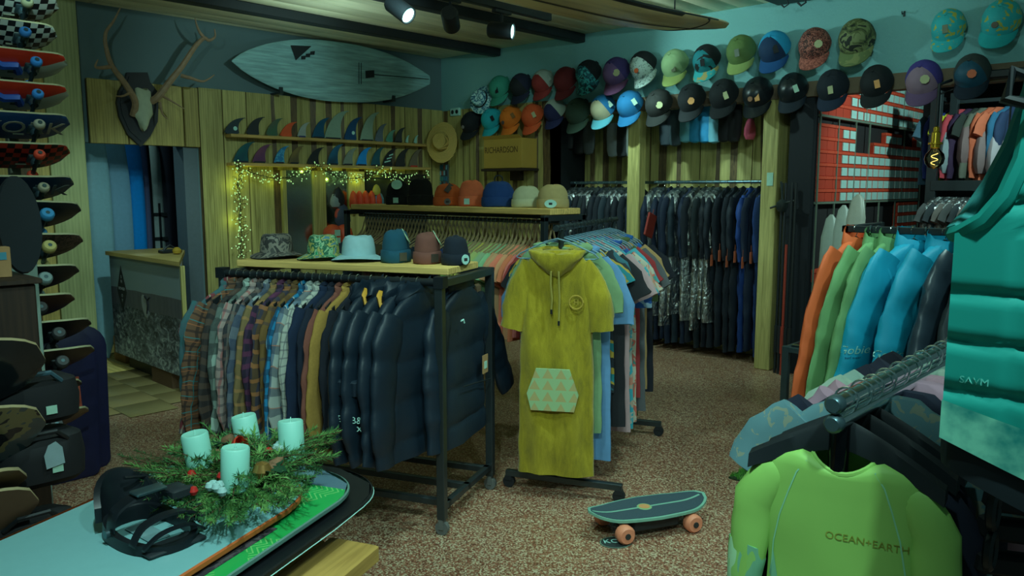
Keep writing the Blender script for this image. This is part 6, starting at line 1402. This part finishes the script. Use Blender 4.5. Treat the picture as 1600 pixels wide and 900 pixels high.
MB().tube([(0,0,.06),(.02,0,.3)], .006, 5).build('strap', BLACK, o)
# ================================================================ shoebox wall
BYF = 2.87; rnd = random.Random(14)
o = thing('box_shelf', 'wire grid shelf wall filled with orange shoeboxes', 'shelf', (7.0,BYF,0))
LV = (.5, 1.58, 2.355); WB = M((60,84,70),.6)
for z in LV: MB().box(0,0,z-.02,2.95,.05,z).build('shelf_edge', WB, o); MB().box(0,.05,z-.012,2.95,.055,z-.002).build('shelf_lip', WB, o)
for z0, z1, xs in ((1.58,2.335,(0,.42,.85,1.22,2.28,2.93)),(.5,1.56,(0,.4,.8,1.2,1.6,2.1,2.93)),(2.355,3.2,(0,1.1,2.2))):
    for x in xs: MB().box(x-.008,0,z0,x+.008,.012,z1).build('divider', WB, o)
BXM = MB().bbox(0,.004,0,.16,.05,.1,.002).mesh('carton'); LDM = MB().bbox(-.002,-.004,.084,.162,.05,.114,.003).mesh('lid'); LBM = MB().box(.014,-.0055,.006,.146,.003,.08).mesh('end_label')
OR1, OR2, LBL = M((112,40,22),.7,0,.1,4), M((124,50,28),.7,0,.1,4), M((100,150,140),.7)
cnt = 0
def shoebox(x, z, lab, label, blue=False):
    global cnt
    o = thing('shoebox', label, 'box', (x,BYF+.006,z), 0, 'orange shoeboxes of the shelf wall'); ob('carton', BXM, OR1, o); ob('lid', LDM, OR2, o)
    if lab: ob('end_label', LBM, M((40,96,130),.7) if blue else LBL, o)
    cnt += 1; return o
for bay, (z0, rows, name) in enumerate(((2.356,5,'upper'),(1.581,6,'middle'),(.501,9,'lower'))):
    for r in range(rows):
        col = 0; x = .02
        while x < 2.78:
            xi = x
            show = True; lab = True
            if bay == 0: lab = xi > .62
            if bay == 1:
                if xi < .36: lab = False
                elif xi < .42: show = False
                elif xi < .8: show = True
                elif xi < 1.2: show = r < 4
                elif xi < 1.4: show = r < 5
                elif r == 5: show = 1.55 < xi < 2.2 or xi > 2.62
            if bay == 2:
                lab = False; show = r < 4 or (r < 5 and .4 < xi < .75) or (xi > 2.1) 
                if .4 < xi < .72: show = r < 7
                if 1.6 < xi < 2.0: show = r < 5; lab = r > 2
                if xi > 2.1: lab = True
            if show and not (bay == 2 and r < 3 and xi < 1.3):
                shoebox(7.0+x, z0+r*.1165, lab, 'orange shoebox%s, %s from left in %s row up, %s bay' % (' with white label' if lab else '', nth(col), nth(r), name), blue=(bay == 2 and 1.6 < xi < 2.0))
            col += 1; x += .168
            if bay == 1 and .36 < x < .44: x = .44
# dark pillar, rods
struct(MB().bbox(HX+.02,2.9,0,HX+.2,3.12,2.5,.004).build('trim_3', M((5,12,16),.7)))
for k, (px, c) in enumerate(((1217,(8,16,18)),(1222,(12,20,22)),(1227,(86,34,22)),(1232,(8,16,18)),(1238,(10,18,18)))):
    p = atx(px,420,HX-.06-.02*k); tag(MB().cyl((0,0,0),(0,0,1.75 if k != 2 else 1.2),.012,n=8).cyl((0,0,.2),(0,0,.45),.02,n=8).build('folded_mast', M(c,.5), loc=(p.x,p.y,.0)), ('dark red' if k == 2 else 'black') + ' upright mast pole leaning by the dark pillar, %s from the wooden post' % nth(k), 'pole', 'poles by the dark pillar')
p = atx(1222,322,HX-.1); tag(MB().lathe([(.03,-.05),(.05,-.02),(.05,.03),(.02,.06)],12).tube([(-.02,-.12,.05),(0,0,.02),(.02,.12,-.02)],.01,6).tube([(0,0,.05),(0,.02,.22)],.01,6).build('fishing_reel', M((14,26,24),.5), loc=p), 'black clamp with crossed arms on top of the mast poles', 'clamp')
# ================================================================ pendant bulbs
GL = glass(); BRS = M((112,112,30),.25,.7)
for i, (px, py) in enumerate(((1460,248),(1571,272))):
    p = atx(px,py,HX-.45-.1*i); s = 1.0
    o = thing('pendant_bulb', ['brass pendant globe bulb hanging before the dark shelf frame','brass pendant globe bulb beside the teal vest'][i], 'lamp', p, 0, 'filament globe bulbs')
    MB().lathe([(.0,-.075),(.035,-.066),(.062,-.035),(.07,0),(.062,.035),(.035,.064),(.026,.08)], 20, caps=False).build('globe', GL, o)
    MB().lathe([(.026,.075),(.034,.08),(.034,.1),(.05,.105),(.05,.118),(.032,.122),(.03,.19),(.02,.2),(.02,.23),(.006,.24)], 16).build('socket', BRS, o)
    MB().tube([(.022*math.cos(a*1.0),.022*math.sin(a*1.0),-.045+.012*a/1.57) for a in [k*.52 for k in range(22)]], .0032, 4).build('filament', emit((255,225,130), 1.5), o)
    MB().tube([(0,0,.24),(0,0,2.46-p.z),(.3+.1*i,0,2.52-p.z)], .006 if i else .012, 6).build('cable', BLACK, o)
p = atx(1582,114,HX-.06); tag(MB().bbox(-.05,-.16,-.03,.03,.16,.03,.008).tube([(0,.16,0),(-.02,.3,-.06),(0,.5,-.12)],.006,5).tube([(0,-.16,0),(0,-.5,.02)],.006,5).build('cable_box', BLACK, loc=p), 'black cable box on the brown band near the right edge', 'cable box')
# ================================================================ back shop behind the opening
GX = 8.9
o = thing('display_rack', 'black steel hanging frame in the back shop behind the bulbs', 'frame', (GX-.35,0,0))
ya, yb = atx(1455,300,GX-.35).y, atx(1600,300,GX-.35).y
zz = atx(1500,290,GX-.35).z
sqbar(MB(), (0,ya,.02), (0,ya,2.6), .09).build('post', IRON, o); sqbar(MB(), (0,ya-.05,zz), (0,yb-.3,zz), .1).build('beam', IRON, o); yq = atx(1490,220,GX-.1).y; sqbar(MB(), (.2,yq,zz), (.2,yq,2.6), .07).build('post', IRON, o)
sqbar(MB(), (.35,ya,2.56),(.35,yb-.3,2.56),.04).build('hanging_bar', IRON, o); sqbar(MB(), (0,ya,2.58),(.35,ya,2.58),.04).build('cross_bar', IRON, o)
colr = [(1478,(30,60,70),'dark teal'),(1488,(10,28,70),'navy'),(1496,(8,24,66),'royal navy'),(1503,(96,120,20),'neon yellow'),(1514,(96,36,42),'rose red'),(1526,(22,14,34),'dark purple'),(1537,(14,24,20),'black patterned'),(1548,(46,60,50),'grey green'),(1560,(100,58,36),'peach orange'),(1572,(104,62,40),'light orange'),(1586,(16,60,80),'blue'),(1597,(12,30,50),'dark blue')]
for i, (px, c, l) in enumerate(colr):
    p = atx(px,135,GX+.1); garment('long' if i % 3 else 'tee', i % 4, M(c,.85), (GX, p.y, 2.58), R(-20), '%s garment hanging high in the back shop, %s of its row' % (l, nth(i)), 'garment', 'garments hanging high in the back shop', 'hanging_garment', 0, 1.15, .9)
for i in range(9):
    px = 1470+i*13; p = atx(px, 300, GX-.35); garment('tee', i % 4, M([(40,52,50),(22,34,36),(56,66,60)][i % 3],.8), (GX-.35, p.y, zz-.04), R(-25), 'dark grey garment under clear film below the steel beam, %s from the left' % nth(i), 'garment', 'wrapped garments in the back shop', 'wrapped_garment', 0, .95, .9)
    tag(ob('film_cover', garment_meshes('cover', i % 4)[0][2], FIL, None, (GX-.35,p.y,zz-.04), (0,0,R(-25))), 'clear film over the wrapped garment, %s from the left below the steel beam' % nth(i), 'film cover', 'film covers in the back shop')
for i, (px, py, c, l) in enumerate(((1480,245,(70,96,96),'pale grey life vest'),(1510,235,(60,60,58),'grey brown life vest'),(1535,245,(66,68,66),'light brown life vest'),(1555,250,(88,104,104),'off-white life vest'))):
    p = atx(px,py,GX-.2); tag(pouch.build('life_vest', M(c,.8), loc=(p.x,p.y,p.z+.3)), l+' hanging above the steel beam in the back shop', 'vest').scale = (2.0,1.6,2.2)
# ================================================================ ceiling: track, spots, hanging longboard
TY, TZ = 4.86, 3.22
tag(MB().bbox(2.9,TY-.03,TZ,5.62,TY+.03,CZ-.02,.004).build('light_track', BLACK), 'black ceiling track that carries the three spotlights', 'track')
LENS = emit((150,235,225), 2.2)
for i, (px, py, aim, l, lit) in enumerate(((645,10,(4.4,2.2,1.2),'lit black spotlight, left of the three on the ceiling track',1),(728,26,(6.2,6.5,2.3),'black spotlight turned away, middle of the three on the ceiling track',0),(815,42,(6.9,1.2,2.5),'lit black spotlight at the right end of the ceiling track',1))):
    p = atz(px,py,3.05); p.y = TY; o = thing('track_spotlight', l, 'spotlight', p, 0, 'spotlights on the ceiling track')
    d = (Vector(aim)-p).normalized(); q = d.to_track_quat('-Z','Y').to_matrix().to_4x4()
    h = MB(); h.lathe([(.0,.12),(.06,.12),(.07,.1),(.07,-.1),(.062,-.1),(.06,-.07),(0,-.07)], 20, caps=False); hh = h.build('lamp_head', BLACK, o); hh.matrix_basis = q
    ln_ = MB(); ln_.lathe([(0,-.088),(.058,-.09)], 20, caps=False); le = ln_.build('lens', LENS if lit else M((10,20,20),.3), o); le.matrix_basis = q
    MB().bbox(-.1,-.025,TZ-p.z-.03,.1,.025,TZ-p.z,.004).build('adapter', BLACK, o); MB().cyl((0,0,.05),(0,0,TZ-p.z),.012,n=8).build('stem', BLACK, o)
o = thing('hanging_longboard', 'wooden longboard with black rails hanging under the ceiling', 'surfboard')
LBW = wood((128,140,96),(108,116,76),'X',4,.03,.35); mb = MB(); rings = []; n = 30; Lh = 1.55; 
for i in range(n+1):
    u = 2*i/n-1; w = max(.02, .285*(1-abs(u)**2.8)**.6); th_ = .04*(1-.5*abs(u)**3); zr = .1*max(0,u)**2
    rings.append([(u*Lh, w*math.cos(a), zr+th_*math.sin(a)) for a in [2*math.pi*(k+.5)/20 for k in range(20)]])
mb.loft(rings, True, True)
for i, f in enumerate(mb.f):
    if len(f) == 4:
        ys = [abs(mb.v[k][1]) for k in f]; r = i//20; wm = max(abs(p[1]) for p in rings[min(r,n)])
        if min(ys) > .88*max(wm,.03) or sum(mb.v[k][2] for k in f)/4 > rings[r][0][2]+.03: mb.mi[i] = 1
hb_ = mb.build('deck', [LBW, M((8,16,18),.4)], o)
o.location = (5.72-Lh*math.cos(R(-4)), 3.12+.1, 2.86); o.rotation_euler = (0,0,R(-3))
MB().grid(lambda a,b: (-1.4+2.85*a, (b-.5)*.03, .1*max(0,(-1.4+2.85*a)/Lh)**2-.0405*(1-.5*abs((-1.4+2.85*a)/Lh)**3)-.0012), 24, 1).build('stringer', M((34,36,26),.6), o)
def lb(x, y):
    u = x/Lh; w = .285*(1-abs(u)**2.8)**.6; return .1*max(0,u)**2-.04*(1-.5*abs(u)**3)*math.sqrt(max(0,1-(y/w)**2))
MB().tube([(.95+.12*math.cos(math.pi*k/12-math.pi/2), .235*math.sin(math.pi*k/12-math.pi/2), lb(.95+.12*math.cos(math.pi*k/12-math.pi/2), .235*math.sin(math.pi*k/12-math.pi/2))) for k in range(13)], .006, 5).build('cross_strap', BLACK, o)
for x in (-.6,.9):
    tag(MB().cyl((0,0,.085),(0,0,.5),.006,n=6).build('ceiling_hanger', BLACK, loc=(o.location.x+x, o.location.y-.03*x/.9, 2.8)), 'thin black cord above the hanging longboard, %s one' % ('nearer' if x < 0 else 'farther'), 'cord', 'cords of the hanging longboard')
p = atx(1238,-4,HX-.25); tag(MB().box(-.2,-.22,-.0,.2,.22,.03).box(-.02,-.02,0,.02,.02,CZ-.03-p.z).tube([(.0,.05,0),(0,.03,-.05),(0,.07,-.07),(0,.1,-.04)],.007,6).tube([(0,-.1,0),(0,-.12,-.06),(0,-.08,-.08),(0,-.05,-.05)],.009,6).build('ceiling_hook_plate', M((10,22,24),.6), loc=p), 'black plate with hooks hung from the ceiling above the blue cap', 'hook plate')
